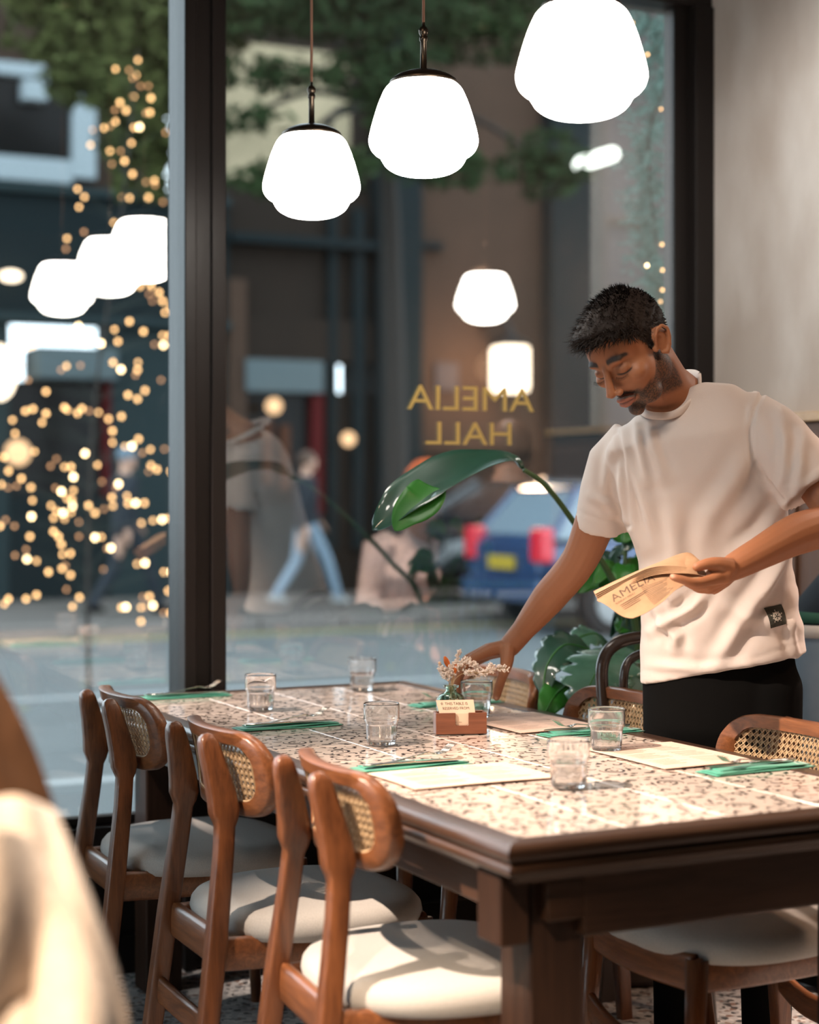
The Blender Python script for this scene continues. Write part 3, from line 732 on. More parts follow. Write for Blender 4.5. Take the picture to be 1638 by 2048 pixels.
def blossoms(mb, c, r, nn):
    for _ in range(nn):
        d = Vector((rf.gauss(0, 1), rf.gauss(0, 1), rf.gauss(0, 1))).normalized(); q = c + d * r * rf.random() ** .4
        mb.ell(q, [rf.uniform(.0010, .0019)] * 3, 6, 4)
def spray(path, name, label, cr, dens, side=6):
    t = thing('dried_flower', label, 'flower', root, 0, 'dried flowers in the bottle'); inv = Matrix.Translation(-root)
    pts = bezier([Vector(q) for q in path], 8); ms, mbb = MB(), MB()
    ms.tube([q - root for q in pts], [lerp(.0009, .0004, i / (len(pts) - 1)) for i in range(len(pts))], 5)
    st = int(len(pts) * .5)
    for i in range(st, len(pts)):
        for _ in range(dens):
            d = Vector((rf.gauss(0, 1), rf.gauss(0, .6), rf.gauss(.3, 1))).normalized() * rf.uniform(.3, 1) * cr
            q = pts[i] + d
            ms.tube([pts[max(0, i - 3)] - root, pts[i] - root + d * .4, q - root], .00028, 4); blossoms(mbb, q - root, .0030, side)
    ms.build('flower_stem', M['stem'], t, smooth=True); mbb.build('blossoms', M['blossom'], t, smooth=True)
nk = Vector((pv.x, pv.y, TZ + .094))
spray([root, nk, fp(915, 1340), fp(950, 1348, .01), fp(985, 1338, .01), fp(1012, 1338)], 's', 'dried white blossom spray arching far out over the tumbler', .011, 4)
spray([root, nk + V3(.004, 0, 0), fp(912, 1345), fp(930, 1322, -.01), fp(945, 1326, -.01), fp(955, 1336)], 's', 'short white blossom spray in front of the knuckles', .009, 4)
spray([root, nk + V3(.002, .003, 0), fp(908, 1345), fp(915, 1318, .01), fp(918, 1304, .01)], 's', 'upright white blossom sprig, tallest in the bottle', .006, 3)
spray([root, nk + V3(-.004, 0, 0), fp(896, 1355), fp(890, 1345), fp(882, 1340)], 's', 'white blossom sprig leaning towards the orange heads', .012, 4)
spray([root, nk + V3(.003, -.003, 0), fp(920, 1350), fp(945, 1345, -.02), fp(975, 1345, -.02), fp(983, 1331, -.02)], 's', 'white blossom spray with its tip turned up beside the thumb', .008, 3)
spray([root, nk + V3(-.002, .002, 0), fp(903, 1350), fp(905, 1332), fp(922, 1335)], 's', 'white blossom sprig low in the middle of the bunch', .010, 4)
for k, (path, lab) in enumerate((([root, nk, fp(901, 1345), fp(893, 1323)], 'larger orange seed head leaning outward'), ([root, nk + V3(.002, 0, 0), fp(908, 1352), fp(911, 1336)], 'smaller upright orange seed head'))):
    t = thing('dried_flower', lab, 'flower', root, 0, 'dried flowers in the bottle'); pts = bezier(path, 8); ms = MB(); ms.tube([q - root for q in pts], .0006, 5); ms.build('flower_stem', M['stem'], t)
    mo = MB(); a_, b_ = pts[-1] - root, pts[-5] - root; d = (a_ - b_).normalized(); L = .024 if k == 0 else .020
    for i in range(16):
        f_ = i / 15; c_ = a_ + d * L * (f_ - .55); rr_ = .0052 * math.sin(PI * (f_ * .85 + .1)) ** .7 * (1 if k == 0 else .7)
        for j in range(8):
            g_ = 2 * PI * j / 8 + i; s1 = d.orthogonal().normalized(); s2 = d.cross(s1); mo.ell(c_ + (s1 * math.cos(g_) + s2 * math.sin(g_)) * rr_, (.0012, .0012, .0018), 6, 4)
    mo.build('seed_head', M['orange'], t, smooth=True)
t = thing('dried_flower', 'small pale round seed pod on a thin bent stalk', 'flower', root, 0, 'dried flowers in the bottle')
pts = bezier([root, nk + V3(-.003, 0, 0), fp(893, 1340), fp(880, 1327)], 8); ms = MB(); ms.tube([q - root for q in pts], .0006, 5); ms.build('flower_stem', M['stem'], t)
mo = MB(); mo.ell(fp(879, 1326) - root, (.0036,) * 3, 12, 8); mo.build('pod', M['pod'], t, smooth=True)
# ------------------------------------------------------------------ figures: closed limbs fused into one surface
def fused(mb, name, voxel, smooth_it=6, fac=.5):
    me = mb.mesh('tmp', [])
    o = bpy.data.objects.new('tmp', me); COL.objects.link(o)
    r = o.modifiers.new('r', 'REMESH'); r.mode = 'VOXEL'; r.voxel_size = voxel; r.adaptivity = 0
    if smooth_it:
        q = o.modifiers.new('s', 'SMOOTH'); q.factor = fac; q.iterations = smooth_it
    bpy.context.view_layer.update()
    out = bpy.data.meshes.new_from_object(o.evaluated_get(bpy.context.evaluated_depsgraph_get())); out.name = name
    bpy.data.objects.remove(o); bpy.data.meshes.remove(me)
    out.polygons.foreach_set('use_smooth', [True] * len(out.polygons)); return out
def verts(me): a = np.empty(len(me.vertices) * 3); me.vertices.foreach_get('co', a); return a.reshape(-1, 3)
def normals(me): a = np.empty(len(me.vertices) * 3); me.vertices.foreach_get('normal', a); return a.reshape(-1, 3)
def setv(me, a): me.vertices.foreach_set('co', a.ravel()); me.update()
def put(me, name, m, parent=None, loc=None):
    me.materials.clear(); me.materials.append(m); o = bpy.data.objects.new(name, me); COL.objects.link(o)
    if loc is not None: o.location = loc
    if parent: o.parent = parent
    return o
def sstep(a, b, x): t = np.clip((x - a) / (b - a), 0, 1); return t * t * (3 - 2 * t)
def skin_mat(name, rough=.56):
    m = bpy.data.materials.new(name); m.use_nodes = True; N, L = m.node_tree.nodes, m.node_tree.links; b = N['Principled BSDF']
    a = N.new('ShaderNodeAttribute'); a.attribute_name = 'tone'; L.new(a.outputs['Color'], b.inputs['Base Color'])
    b.inputs['Roughness'].default_value = rough; b.inputs['Subsurface Weight'].default_value = .12; b.inputs['Subsurface Radius'].default_value = (.012, .005, .003); b.inputs['Subsurface Scale'].default_value = .6
    t = N.new('ShaderNodeTexNoise'); t.inputs['Scale'].default_value = 320; tc = N.new('ShaderNodeTexCoord'); L.new(tc.outputs['Object'], t.inputs['Vector'])
    bp = N.new('ShaderNodeBump'); bp.inputs['Strength'].default_value = .12; bp.inputs['Distance'].default_value = .002; L.new(t.outputs['Fac'], bp.inputs['Height']); L.new(bp.outputs['Normal'], b.inputs['Normal'])
    return m
M['skin'] = skin_mat('warm_brown_skin')
SK = np.array([.30, .118, .052])
def paint(me, col):
    at = me.color_attributes.new('tone', 'FLOAT_COLOR', 'POINT'); c = np.ones((len(me.vertices), 4)); c[:, :3] = col; at.data.foreach_set('color', c.ravel())

# ---- the server -------------------------------------------------------------------------------------------
SV = P(1447, 1400, 3.86); SV.z = 0
server = thing('person', 'bearded man in a white t-shirt leaning over the table, menus in one hand, other hand on a tumbler', 'person', SV)
server['label'] = 'bearded man in white t-shirt, head bowed, reaching for a tumbler with menus in one hand'
mb = MB()
# head frame: l = his left, f = where the face looks, u = top of the head
f_ = Vector((-.54, -.56, -.63)).normalized(); l_ = Vector((.70, -.67, .20)); l_ = (l_ - f_ * l_.dot(f_)).normalized(); u_ = f_.cross(l_) * -1
if u_.z < 0: u_ = -u_
HC = P(1217, 744, 3.60) - f_ * .086
HS = 1.035
HM = Matrix(((l_.x, f_.x, u_.x, HC.x), (l_.y, f_.y, u_.y, HC.y), (l_.z, f_.z, u_.z, HC.z), (0, 0, 0, 1))) @ Matrix.Scale(HS, 4)
def he(c, r): mb.ell(c, r, 28, 18, HM)
def ht(pts, r, n=12): mb.tube([HM @ Vector(q) for q in pts], [x * HS for x in r] if isinstance(r, list) else r * HS, n, dome=3)
HB = MB(); mb_, mb = mb, HB
he((0, -.014, .026), (.0745, .095, .080))
he((0, .030, .028), (.063, .056, .056))
he((0, .030, -.028), (.0615, .056, .078))
he((0, .034, -.074), (.046, .044, .036))
he((0, .071, -.102), (.021, .015, .017))
for s in (-1, 1):
    he((s * .046, -.006, -.052), (.018, .030, .038)); he((s * .030, .040, -.088), (.022, .030, .022))
    he((s * .042, .056, -.026), (.023, .024, .020)); he((s * .024, .0785, .019), (.024, .0105, .0095)); he((s * .010, .080, .012), (.012, .010, .012))
mb.tube([HM @ Vector((0, -.020, -.025)), HM @ Vector((0, -.030, -.062)), HC.lerp(P(1352, 800, 3.76), .72), P(1352, 800, 3.76)], [(.054, .054), (.055, .058), (.058, .060), (.066, .066)], 20, dome=2)
hb = fused(mb, 'hb', .0035, 26, .5); mb = mb_; mb.add([tuple(q) for q in verts(hb)], [tuple(p.vertices) for p in hb.polygons]); bpy.data.meshes.remove(hb)
for s in (-1, 1):
    he((s * .0305, .0700, -.0035), (.0150, .0140, .0120))
    he((s * .0135, .1010, -.0415), (.0078, .0100, .0070))
ht([(0, .083, .012), (0, .0935, -.006), (0, .104, -.026), (0, .1105, -.036)], [.0075, .0075, .0090, .0098])
he((0, .1075, -.0375), (.0100, .0105, .0088))
ht([(-.024, .080, -.0685), (-.010, .0915, -.0640), (0, .0935, -.0650), (.010, .0915, -.0640), (.024, .080, -.0685)], [.0035, .0060, .0062, .0060, .0035])
ht([(-.022, .080, -.0715), (-.010, .0895, -.0755), (0, .0915, -.0765), (.010, .0895, -.0755), (.022, .080, -.0715)], [.0035, .0064, .0074, .0064, .0035])
for s in (-1, 1):                          # ears
    E_ = lambda q: (s * (.0735 + q[0]), q[1], q[2])
    mb.tube([HM @ Vector(E_(q)) for q in [(.004, .008, -.006), (.012, .006, .012), (.017, -.006, .023), (.020, -.020, .021), (.020, -.029, .008), (.016, -.027, -.010), (.010, -.019, -.026), (.005, -.008, -.034), (.001, .000, -.028)]], [.0038, .0042, .0042, .0042, .0042, .0042, .0048, .0062, .004], 8, dome=2)
    mb.tube([HM @ Vector(E_(q)) for q in [(.006, -.001, .012), (.011, -.012, .013), (.012, -.018, .002), (.009, -.016, -.010), (.004, -.008, -.016)]], .0030, 8, dome=2)
    mb.ell((0, 0, 0), (.0032, .020, .028), 14, 10, HM @ Matrix.Translation((s * .079, -.012, -.003)) @ Matrix.Rotation(s * .30, 4, 'Z'))
    he((s * .073, .010, -.012), (.006, .007, .008))
# neck down into the shoulders
nb = P(1352, 800, 3.76)
mb.tube([HM @ Vector((0, -.020, -.025)), HM @ Vector((0, -.030, -.062)), HC.lerp(nb, .72), nb, P(1372, 845, 3.79)], [(.054, .054), (.055, .058), (.057, .060), (.064, .064), (.075, .06)], 20, dome=2)
SHR, SHL = P(1246, 922, 3.845), P(1528, 866, 3.71)          # his right (reaching) and left shoulder
mb.tube([SHR, P(1300, 880, 3.81), P(1378, 850, 3.78), P(1460, 842, 3.74), SHL], [.036, .040, .05, .040, .036], 14, dome=2)
mb.tube([P(1385, 850, 3.78), P(1410, 1000, 3.79), P(1430, 1200, 3.83), P(1447, 1400, 3.86)], [(.10, .075), (.115, .08), (.10, .075), (.12, .085)], 16, up=(0, 1, 0), dome=2)
for dx, s in ((-.085, 1), (.085, -1)):
    q = Vector((SV.x + dx, SV.y + (-.02 if dx > 0 else .03), 0)); mb.tube([q + V3(0, 0, .88), q + V3(dx * .05, -.015, .50), q + V3(dx * .1, .01, .09)], [.062, .045, .032], 12, dome=2)
# reaching arm
ELR, WRR = P(1160, 1118, 3.93), P(1018, 1294, 4.08)
mb.tube(bezier([SHR, P(1203, 1010, 3.88), ELR, P(1098, 1195, 4.00), P(1048, 1258, 4.06), WRR], 4),
        [interp([0, 1, 2, 3, 4, 5], [.040, .048, .0415, .0400, .0280, .0255], k / 4) for k in range(21)], 18, dome=3)
def fingers(specs):
    for pts, rr in specs:
        q = bezier([P(*p) for p in pts], 3); k = len(q) - 1
        mb.tube(q, [interp(np.linspace(0, 1, len(rr)), rr, i / k) for i in range(k + 1)], 10, dome=3)
KN = [(944, 1317, 4.050), (933, 1319, 4.085), (929, 1324, 4.120), (933, 1332, 4.150)]
for k, q in enumerate(KN):
    mb.tube([WRR, P((1018 + q[0]) / 2, (1290 + q[1]) / 2 - 4, (4.08 + q[2]) / 2), P(*q)], [(.020), .0165, .0115], 12, dome=2)
fingers([([KN[0], (921, 1343, 4.045), (914, 1368, 4.060), (917, 1392, 4.075)], [.0112, .0095, .0085, .0072]),
         ([KN[1], (913, 1346, 4.090), (909, 1370, 4.100), (913, 1392, 4.105)], [.0112, .0096, .0086, .0072]),
         ([KN[2], (911, 1350, 4.130), (908, 1372, 4.140), (913, 1390, 4.135)], [.0105, .009, .008, .007]),
         ([KN[3], (921, 1354, 4.170), (919, 1370, 4.175), (924, 1384, 4.165)], [.0095, .008, .0072, .0062]),
         ([(1015, 1302, 4.06), (1013, 1328, 4.045), (1005, 1352, 4.045), (998, 1374, 4.06), (993, 1394, 4.075)], [.019, .0155, .0118, .0112, .0092])])
# arm holding the menus
ELL, WRL = P(1688, 1046, 3.60), P(1462, 1137, 3.47)
mb.tube(bezier([SHL, P(1622, 945, 3.65), ELL], 5), [interp([0, 1, 2], [.038, .050, .043], k / 5) for k in range(11)], 18, dome=3)
mb.tube(bezier([ELL, P(1600, 1066, 3.56), P(1520, 1106, 3.50), WRL], 5), [interp([0, 1, 2, 3], [.043, .0435, .0335, .0265], k / 5) for k in range(16)], 18, dome=3)
KL = [(1420, 1160, 3.425), (1416, 1170, 3.450), (1420, 1176, 3.475), (1428, 1178, 3.50)]
mb.tube([WRL, P(1444, 1146, 3.45), P(1426, 1150, 3.44)], [.024, .024, .016], 14, dome=2)
for q in KL: mb.tube([WRL, P((1462 + q[0]) / 2, (1137 + q[1]) / 2 + 2, (3.47 + q[2]) / 2), P(*q)], [.023, .0185, .012], 12, dome=2)
fingers([([KL[0], (1392, 1166, 3.405), (1366, 1160, 3.395), (1346, 1154, 3.392)], [.0115, .0098, .0088, .0074]),
         ([KL[1], (1392, 1172, 3.455), (1372, 1164, 3.462), (1356, 1158, 3.465)], [.0115, .0098, .0088, .0074]),
         ([KL[2], (1398, 1178, 3.487), (1382, 1168, 3.495), (1368, 1160, 3.495)], [.011, .009, .0082, .007]),
         ([KL[3], (1412, 1180, 3.515), (1398, 1170, 3.520), (1386, 1163, 3.520)], [.010, .0085, .0078, .0068]),
         ([(1455, 1135, 3.45), (1436, 1128, 3.435), (1414, 1128, 3.425), (1394, 1134, 3.42)], [.021, .0150, .0118, .0094])])
body = fused(mb, 'body', .0023, 5, .5)
V = verts(body)
Hi = np.array(HM.inverted()); L3 = V @ Hi[:3, :3].T + Hi[:3, 3]; X, Y, Z = L3[:, 0], L3[:, 1], L3[:, 2]; ax = np.abs(X)
near = (np.linalg.norm(L3, axis=1) < .17)
# eyelid crease and lash line pressed in; nostrils
def gauss(d, w): return np.exp(-(d / w) ** 2)
N_ = normals(body)
lash_z = lambda a: -.0105 - .0035 * (1 - ((a - .031) / .016) ** 2)
lid = near & (Y > .05); dz = Z - lash_z(ax)
inx = sstep(.0135, .018, ax) * (1 - sstep(.045, .050, ax))
push = -.0016 * gauss(dz, .0016) * inx * lid - .0013 * gauss(Z - (.0075 - .22 * (ax - .031) ** 2 / .016), .0018) * inx * lid
push += -.003 * gauss(np.hypot(ax - .0095, Z + .0475), .0042) * (near & (Y > .092))
push += -.0016 * gauss(Z + .0705 - .0012 * np.cos(ax * 150), .0015) * (ax < .025) * (near & (Y > .07))
rk = np.random.RandomState(3)
V = V + N_ * push[:, None]; setv(body, V)
col = np.tile(SK, (len(V), 1))
def blend(mask, c, amt=1.0):
    global col
    m = np.clip(mask * amt, 0, 1)[:, None]; col = col * (1 - m) + np.array(c) * m
n1 = rk.rand(len(V))
# fine mottling on the hands and arms
blend(.10 * n1, (.28, .12, .06))
dark = (.022, .013, .010)
face = near & (Y > -.01)
mouth = np.hypot(X / .028, (Z + .071) / .0125)
st = .62 + .38 * (n1 > .42)
ear = near & (ax > .0745) & (Y < .014) & (Y > -.045) & (Z < .036) & (Z > -.045)
bl = np.interp(Y, [-.03, -.012, .004, .014, .026, .045, .065, .1], [-.012, -.004, -.012, -.034, -.050, -.060, -.062, -.064])
wob = .003 * np.sin(Y * 260 + Z * 190)
beard = near * sstep(-.006, .007, bl - Z + wob) * sstep(-.030, -.018, Y + .25 * np.clip(-.03 - Z, 0, .06)) * sstep(-.132, -.112, Z - .30 * np.clip(Y, -.03, .05)) * sstep(.85, 1.15, mouth) * ~ear
blend(beard * st, dark, .93)
mst = near * (Y > .06) * gauss((Z + .0565 + .10 * (ax / .03) ** 2 * .1), .0058) * (ax < .030) * sstep(.7, 1.0, mouth); blend(mst * 1.6 * st, dark, .95)
cor = near * (Y > .05) * gauss(np.hypot((ax - .030) / .007, (Z + .072) / .013), 1.0); blend(cor * 1.4 * st, dark, .9)
chin = near * (Y > .045) * (ax < .024) * (Z < -.085) * (Z > -.125); blend(chin * st, dark, .92)
lips = near * (Y > .074) * (1 - sstep(.80, .98, np.hypot(X / .0265, (Z + .0705) / .0118))); blend(lips, (.30, .105, .075), .85)
blend(near * (Y > .074) * (ax < .025) * gauss(Z + .0705, .0014), (.07, .02, .015), .9)
bz = .0215 + .004 * np.sin((ax - .012) / .036 * PI) - .10 * np.clip(ax - .038, 0, 1)
brow = near * (Y > .045) * gauss((Z - bz) / (.0052 - .05 * np.clip(ax - .03, 0, .03)), 1) * sstep(.010, .015, ax) * (1 - sstep(.047, .053, ax)); blend(brow * 1.7, dark, .93)
blend(inx * lid * gauss(dz, .0017) * 1.5, (.012, .008, .007), .97)
blend(inx * lid * gauss(Z - .003, .008), (.22, .095, .05), .35)
blend(near * (Y > .05) * gauss(np.hypot((ax - .018) / .008, (Z + .004) / .010), 1), (.16, .065, .035), .5)
blend(near * (Y > .09) * gauss(np.hypot(ax - .0095, Z + .0475), .0035), (.04, .015, .01), .9)
HLY = [-.12, -.062, -.045, -.034, -.028, -.008, -.002, .012, .022, .034, .050, .066, .11]; HLZ = [-.048, -.046, -.038, .006, .022, .024, -.014, -.012, .016, .034, .046, .056, .060]
blend((near & ~ear) * sstep(-.002, .005, Z + .0025 * np.sin(X * 300 + Y * 500) - np.interp(Y, HLY, HLZ)), (.028, .018, .014), .96)
# finger nails and knuckle tone
for q in ((1346, 1152, 3.385), (993, 1397, 4.066)):
    d = np.linalg.norm(V - np.array(P(*q)), axis=1); blend(gauss(d, .0055), (.62, .36, .26), .8)
for q in KL[:1] + KN[:2] + [(1392, 1166, 3.395), (1366, 1160, 3.388), (1005, 1352, 4.035), (998, 1374, 4.05), (1408, 1116, 3.43)]:
    d = np.linalg.norm(V - np.array(P(*q)), axis=1); blend(gauss(d, .007), (.22, .09, .045), .55)
setv(body, V - np.array(SV)); paint(body, col)
bo = put(body, 'body', M['skin'], server)

# hair: a shaped cap and thousands of short locks
M['hair'] = mat('black_brown_hair', (.016, .011, .009), .6, spec=.14)
mb = MB(); nu, nv = 72, 44; pts = {}; sk_c, sk_r = Vector((0, -.014, .026)), Vector((.0745, .095, .080))
def hair_th(d):                                   # thickness over the scalp by direction
    top = max(0, d.z); fr = max(0, d.y)
    t = .004 + .008 * top ** 1.3 + .046 * (fr ** 1.8) * max(0, min(1, (d.z + .05) * 1.8)) * (1 - .5 * max(0, d.z - .5))
    return t
def hair_pt(d, extra=0): 
    b = Vector((sk_c.x + d.x * sk_r.x, sk_c.y + d.y * sk_r.y, sk_c.z + d.z * sk_r.z)); return b + d * (hair_th(d) + extra)
def in_hair(d):
    return sk_c.z + d.z * sk_r.z > interp(HLY, HLZ, sk_c.y + d.y * sk_r.y)
Dd = [[Vector((math.sin(PI * i / nv) * math.cos(2 * PI * j / nu), math.sin(PI * i / nv) * math.sin(2 * PI * j / nu), math.cos(PI * i / nv))) for j in range(nu)] for i in range(nv + 1)]
idx = {}; vs = []
def vid(i, j):
    j %= nu
    if i == 0: j = 0
    if (i, j) not in idx:
        d = Dd[i][j]; e = .0022 * math.sin(d.x * 23 + d.y * 17) * math.cos(d.y * 31 + d.z * 19)
        edge = all(in_hair(Dd[min(i + a, nv)][(j + b) % nu]) for a in (0, 1, 2) for b in (-1, 0, 1))
        q = hair_pt(d, e - .002) if edge else hair_pt(d, -hair_th(d) - .001)
        idx[(i, j)] = len(vs); vs.append(HM @ q - SV)
    return idx[(i, j)]
fs = []
for i in range(nv):
    for j in range(nu):
        if in_hair(Dd[i][j]) or in_hair(Dd[i + 1][j]):
            a_ = [vid(i, j), vid(i + 1, j), vid(i + 1, j + 1), vid(i, j + 1)]
            if i == 0: a_ = a_[:3]
            fs.append(tuple(a_))
mb.add(vs, fs); hair = mb.build('hair', M['hair'], server, smooth=True)
mb = MB(); rh = random.Random(8)
cnt = 0
while cnt < 9000:
    d = Vector((rh.gauss(0, 1), rh.gauss(0, 1), rh.gauss(0, 1))).normalized()
    if d.z < -.75 or not in_hair(d): continue
    cnt += 1
    th = hair_th(d); b = hair_pt(d, -.6 * th if th > .01 else -.003); flow = Vector((d.x * .5, .75, -.05)) if d.z > .25 else Vector((0, -.25 if d.y < .3 else .4, -.9))
    flow = (flow - d * flow.dot(d)); flow += Vector((rh.gauss(0, .35), rh.gauss(0, .35), rh.gauss(0, .35)))
    L = (.7 * th + rh.uniform(.004, .012)) if th > .01 else rh.uniform(.004, .008)
    n0 = (d * (1.0 if th > .01 else .25) + flow * (.55 if th > .01 else .8)).normalized(); n1_ = (n0 + flow * .9).normalized()
    m1 = b + n0 * L * .6; m2 = m1 + n1_ * L * .55; sd = n0.cross(d + Vector((.01, .02, .03))).normalized() * rh.uniform(.0006, .0012)
    q = [HM @ v - SV for v in (b - sd, b + sd, m1 + sd * .8, m1 - sd * .8, m2)]
    mb.add(q, [(0, 1, 2, 3), (3, 2, 4)])
ho = mb.build('hair_locks', M['hair'], hair); ho['kind'] = 'stuff'
# short eyelashes
mb = MB()
for s in (-1, 1):
    for k in range(18):
        a_ = lerp(.017, .046, k / 17); q = Vector((s * a_, .0905 - 9.0 * (a_ - .028) ** 2 * 1.6, float(lash_z(a_)) - .001))
        e = q + Vector((s * (a_ - .03) * .18, .0055, -.0050)); mb.tube([HM @ q - SV, HM @ e - SV], [.0004, .00015], 4)
el = mb.build('eyelashes', M['hair'], server); el['kind'] = 'stuff'

# t-shirt --------------------------------------------------------------------------------------------------
M['shirt'] = mat('white_cotton_jersey', (.60, .53, .49), .85, bump=.12, bscale=900, sheen=.25)
rings = [(1284, 1366, 1614, 1308, .128, 3.86), (1283, 1300, 1606, 1250, .126, 3.85), (1284, 1210, 1594, 1180, .121, 3.83), (1279, 1125, 1586, 1095, .120, 3.81),
         (1258, 1045, 1576, 1020, .124, 3.79), (1232, 965, 1562, 935, .124, 3.78), (1216, 905, 1548, 852, .112, 3.77), (1240, 858, 1520, 800, .090, 3.77), (1278, 832, 1468, 768, .074, 3.77), (1300, 826, 1410, 764, .058, 3.775)]
mb = MB(); n = 40; vs = []
for (lx, ly, rx, ry, hd, Zc) in rings:
    A_, B_ = P(lx, ly, Zc + .055), P(rx, ry, Zc - .055); c_ = (A_ + B_) / 2; ux = (B_ - A_) / 2; vy = Vector((-.33, -.94, 0)) * hd
    for j in range(n):
        a_ = 2 * PI * j / n; p_ = 2 / 2.5; cx_ = math.copysign(abs(math.cos(a_)) ** p_, math.cos(a_)); sy_ = math.copysign(abs(math.sin(a_)) ** p_, math.sin(a_))
        vs.append(c_ + ux * cx_ + vy * sy_)
k = len(rings); mb.add(vs, [(i * n + j, i * n + (j + 1) % n, (i + 1) * n + (j + 1) % n, (i + 1) * n + j) for i in range(k - 1) for j in range(n)] + [tuple(range(n))[::-1], tuple((k - 1) * n + j for j in range(n))])
mb.tube([P(1268, 878, 3.83), P(1228, 925, 3.85), P(1214, 985, 3.87), P(1204, 1056, 3.90)], [(.050, .056), (.058, .060), (.0615, .062), (.0635, .062)], 24, dome=0)
mb.tube([P(1478, 826, 3.73), P(1535, 866, 3.70), P(1585, 922, 3.67), P(1630, 980, 3.645)], [(.060, .060), (.072, .070), (.0775, .075), (.0780, .076)], 24, dome=0)
shirt = fused(mb, 't_shirt', .0055, 7, .5)
V = verts(shirt); N_ = normals(shirt)
def proj(V): return CX + F * V[:, 0] / V[:, 1], HY - F * (V[:, 2] - H) / V[:, 1]
px, py = proj(V)
def seg_d(x, y, pts):
    best = np.full(len(x), 1e9); tt = np.zeros(len(x)); n = len(pts) - 1
    for i in range(n):
        ax_, ay_ = pts[i]; bx_, by_ = pts[i + 1]; dx, dy = bx_ - ax_, by_ - ay_; t = np.clip(((x - ax_) * dx + (y - ay_) * dy) / (dx * dx + dy * dy), 0, 1)
        d = np.hypot(x - ax_ - t * dx, y - ay_ - t * dy); m = d < best; best[m] = d[m]; tt[m] = (i + t[m]) / n
    return best, tt
FOLD = [([(1272, 838), (1276, 880), (1286, 925), (1296, 965)], 9, 5), ([(1292, 845), (1305, 900), (1330, 960)], 12, 4), ([(1236, 940), (1250, 1000), (1262, 1050), (1285, 1100)], 12, 6),
        ([(1262, 930), (1290, 1010), (1310, 1090)], 14, 4), ([(1300, 1262), (1345, 1238), (1385, 1215), (1410, 1190)], 11, 8), ([(1298, 1180), (1320, 1240), (1352, 1275), (1350, 1300)], 11, 7),
        ([(1300, 1150), (1345, 1200), (1330, 1230)], 12, 5), ([(1586, 1085), (1540, 1160), (1480, 1250), (1430, 1330)], 16, 7), ([(1568, 1010), (1520, 1075), (1470, 1110)], 14, 7),
        ([(1575, 1040), (1560, 1120), (1520, 1200)], 12, 5), ([(1560, 830), (1572, 880), (1570, 940), (1562, 985)], 12, 5), ([(1600, 870), (1600, 930), (1590, 985)], 12, 5), ([(1540, 800), (1600, 850), (1630, 900)], 14, 3),
        ([(1400, 1100), (1420, 1030), (1470, 960), (1500, 900)], 20, 4), ([(1340, 1000), (1350, 1100), (1345, 1180)], 18, 4), ([(1590, 1180), (1580, 1260), (1595, 1320)], 9, 5),
        ([(1180, 990), (1215, 1010), (1250, 1045)], 9, 3), ([(1440, 1210), (1520, 1240), (1600, 1250)], 16, 4), ([(1300, 1330), (1400, 1340), (1500, 1325)], 10, 3), ([(1225, 880), (1215, 930), (1212, 980)], 10, 4)]
dsp = np.zeros(len(V)); fr_ = (N_[:, 1] < .35)
for pts, w_, amp in FOLD:
    d, t = seg_d(px, py, pts); env = np.sin(np.clip(t, .02, .98) * PI) ** .5
    dsp += 1.9 * (amp / 1000.) * env * (gauss(d, w_) - .55 * gauss(d - 1.7 * w_, w_))
SEAM = [[(1531, 776), (1510, 815), (1500, 862), (1506, 915), (1530, 960), (1566, 1002)], [(1236, 866), (1244, 920), (1252, 985), (1262, 1052)]]
for pts in SEAM:
    d, t = seg_d(px, py, pts); dsp += -.0042 * gauss(d, 4.0) + .0016 * gauss(d - 8, 4)
HEMP = [[(1284, 1340), (1330, 1345), (1400, 1341), (1480, 1325), (1560, 1300), (1607, 1284)], [(1154, 1022), (1200, 1040), (1262, 1050)], [(1563, 972), (1600, 960), (1640, 928)]]
for pts in HEMP:
    d, t = seg_d(px, py, pts); dsp += -.0016 * gauss(d, 2.5)
V = V + N_ * (dsp * fr_)[:, None]
# the hem sags between the hips
setv(shirt, V - np.array(SV)); put(shirt, 't_shirt', M['shirt'], server)
sb = BVHTree.FromPolygons([tuple(v) for v in V], [tuple(p.vertices) for p in shirt.polygons])
def on_shirt(x, y, lift=.0015):
    d = P(x, y, 1.0) - Vector((0, 0, H)); h = sb.ray_cast(Vector((0, 0, H)), d.normalized())
    return (h[0] - d.normalized() * lift) if h[0] else P(x, y, 3.7)
# ribbed collar round the neck opening
mb = MB(); ring = [(1399, 752, 3.745), (1398, 776, 3.715), (1380, 806, 3.690), (1350, 828, 3.680), (1315, 832, 3.690), (1288, 826, 3.715), (1278, 812, 3.80), (1300, 780, 3.875), (1345, 752, 3.885), (1383, 746, 3.81), (1399, 752, 3.745)]
mb.tube(bezier([P(*q) for q in ring], 6), (.0040, .0085), 10, cap=False, up=(.1, -.2, 1)); co = mb.build('collar', M['shirt'], server, smooth=True); co.location = -SV
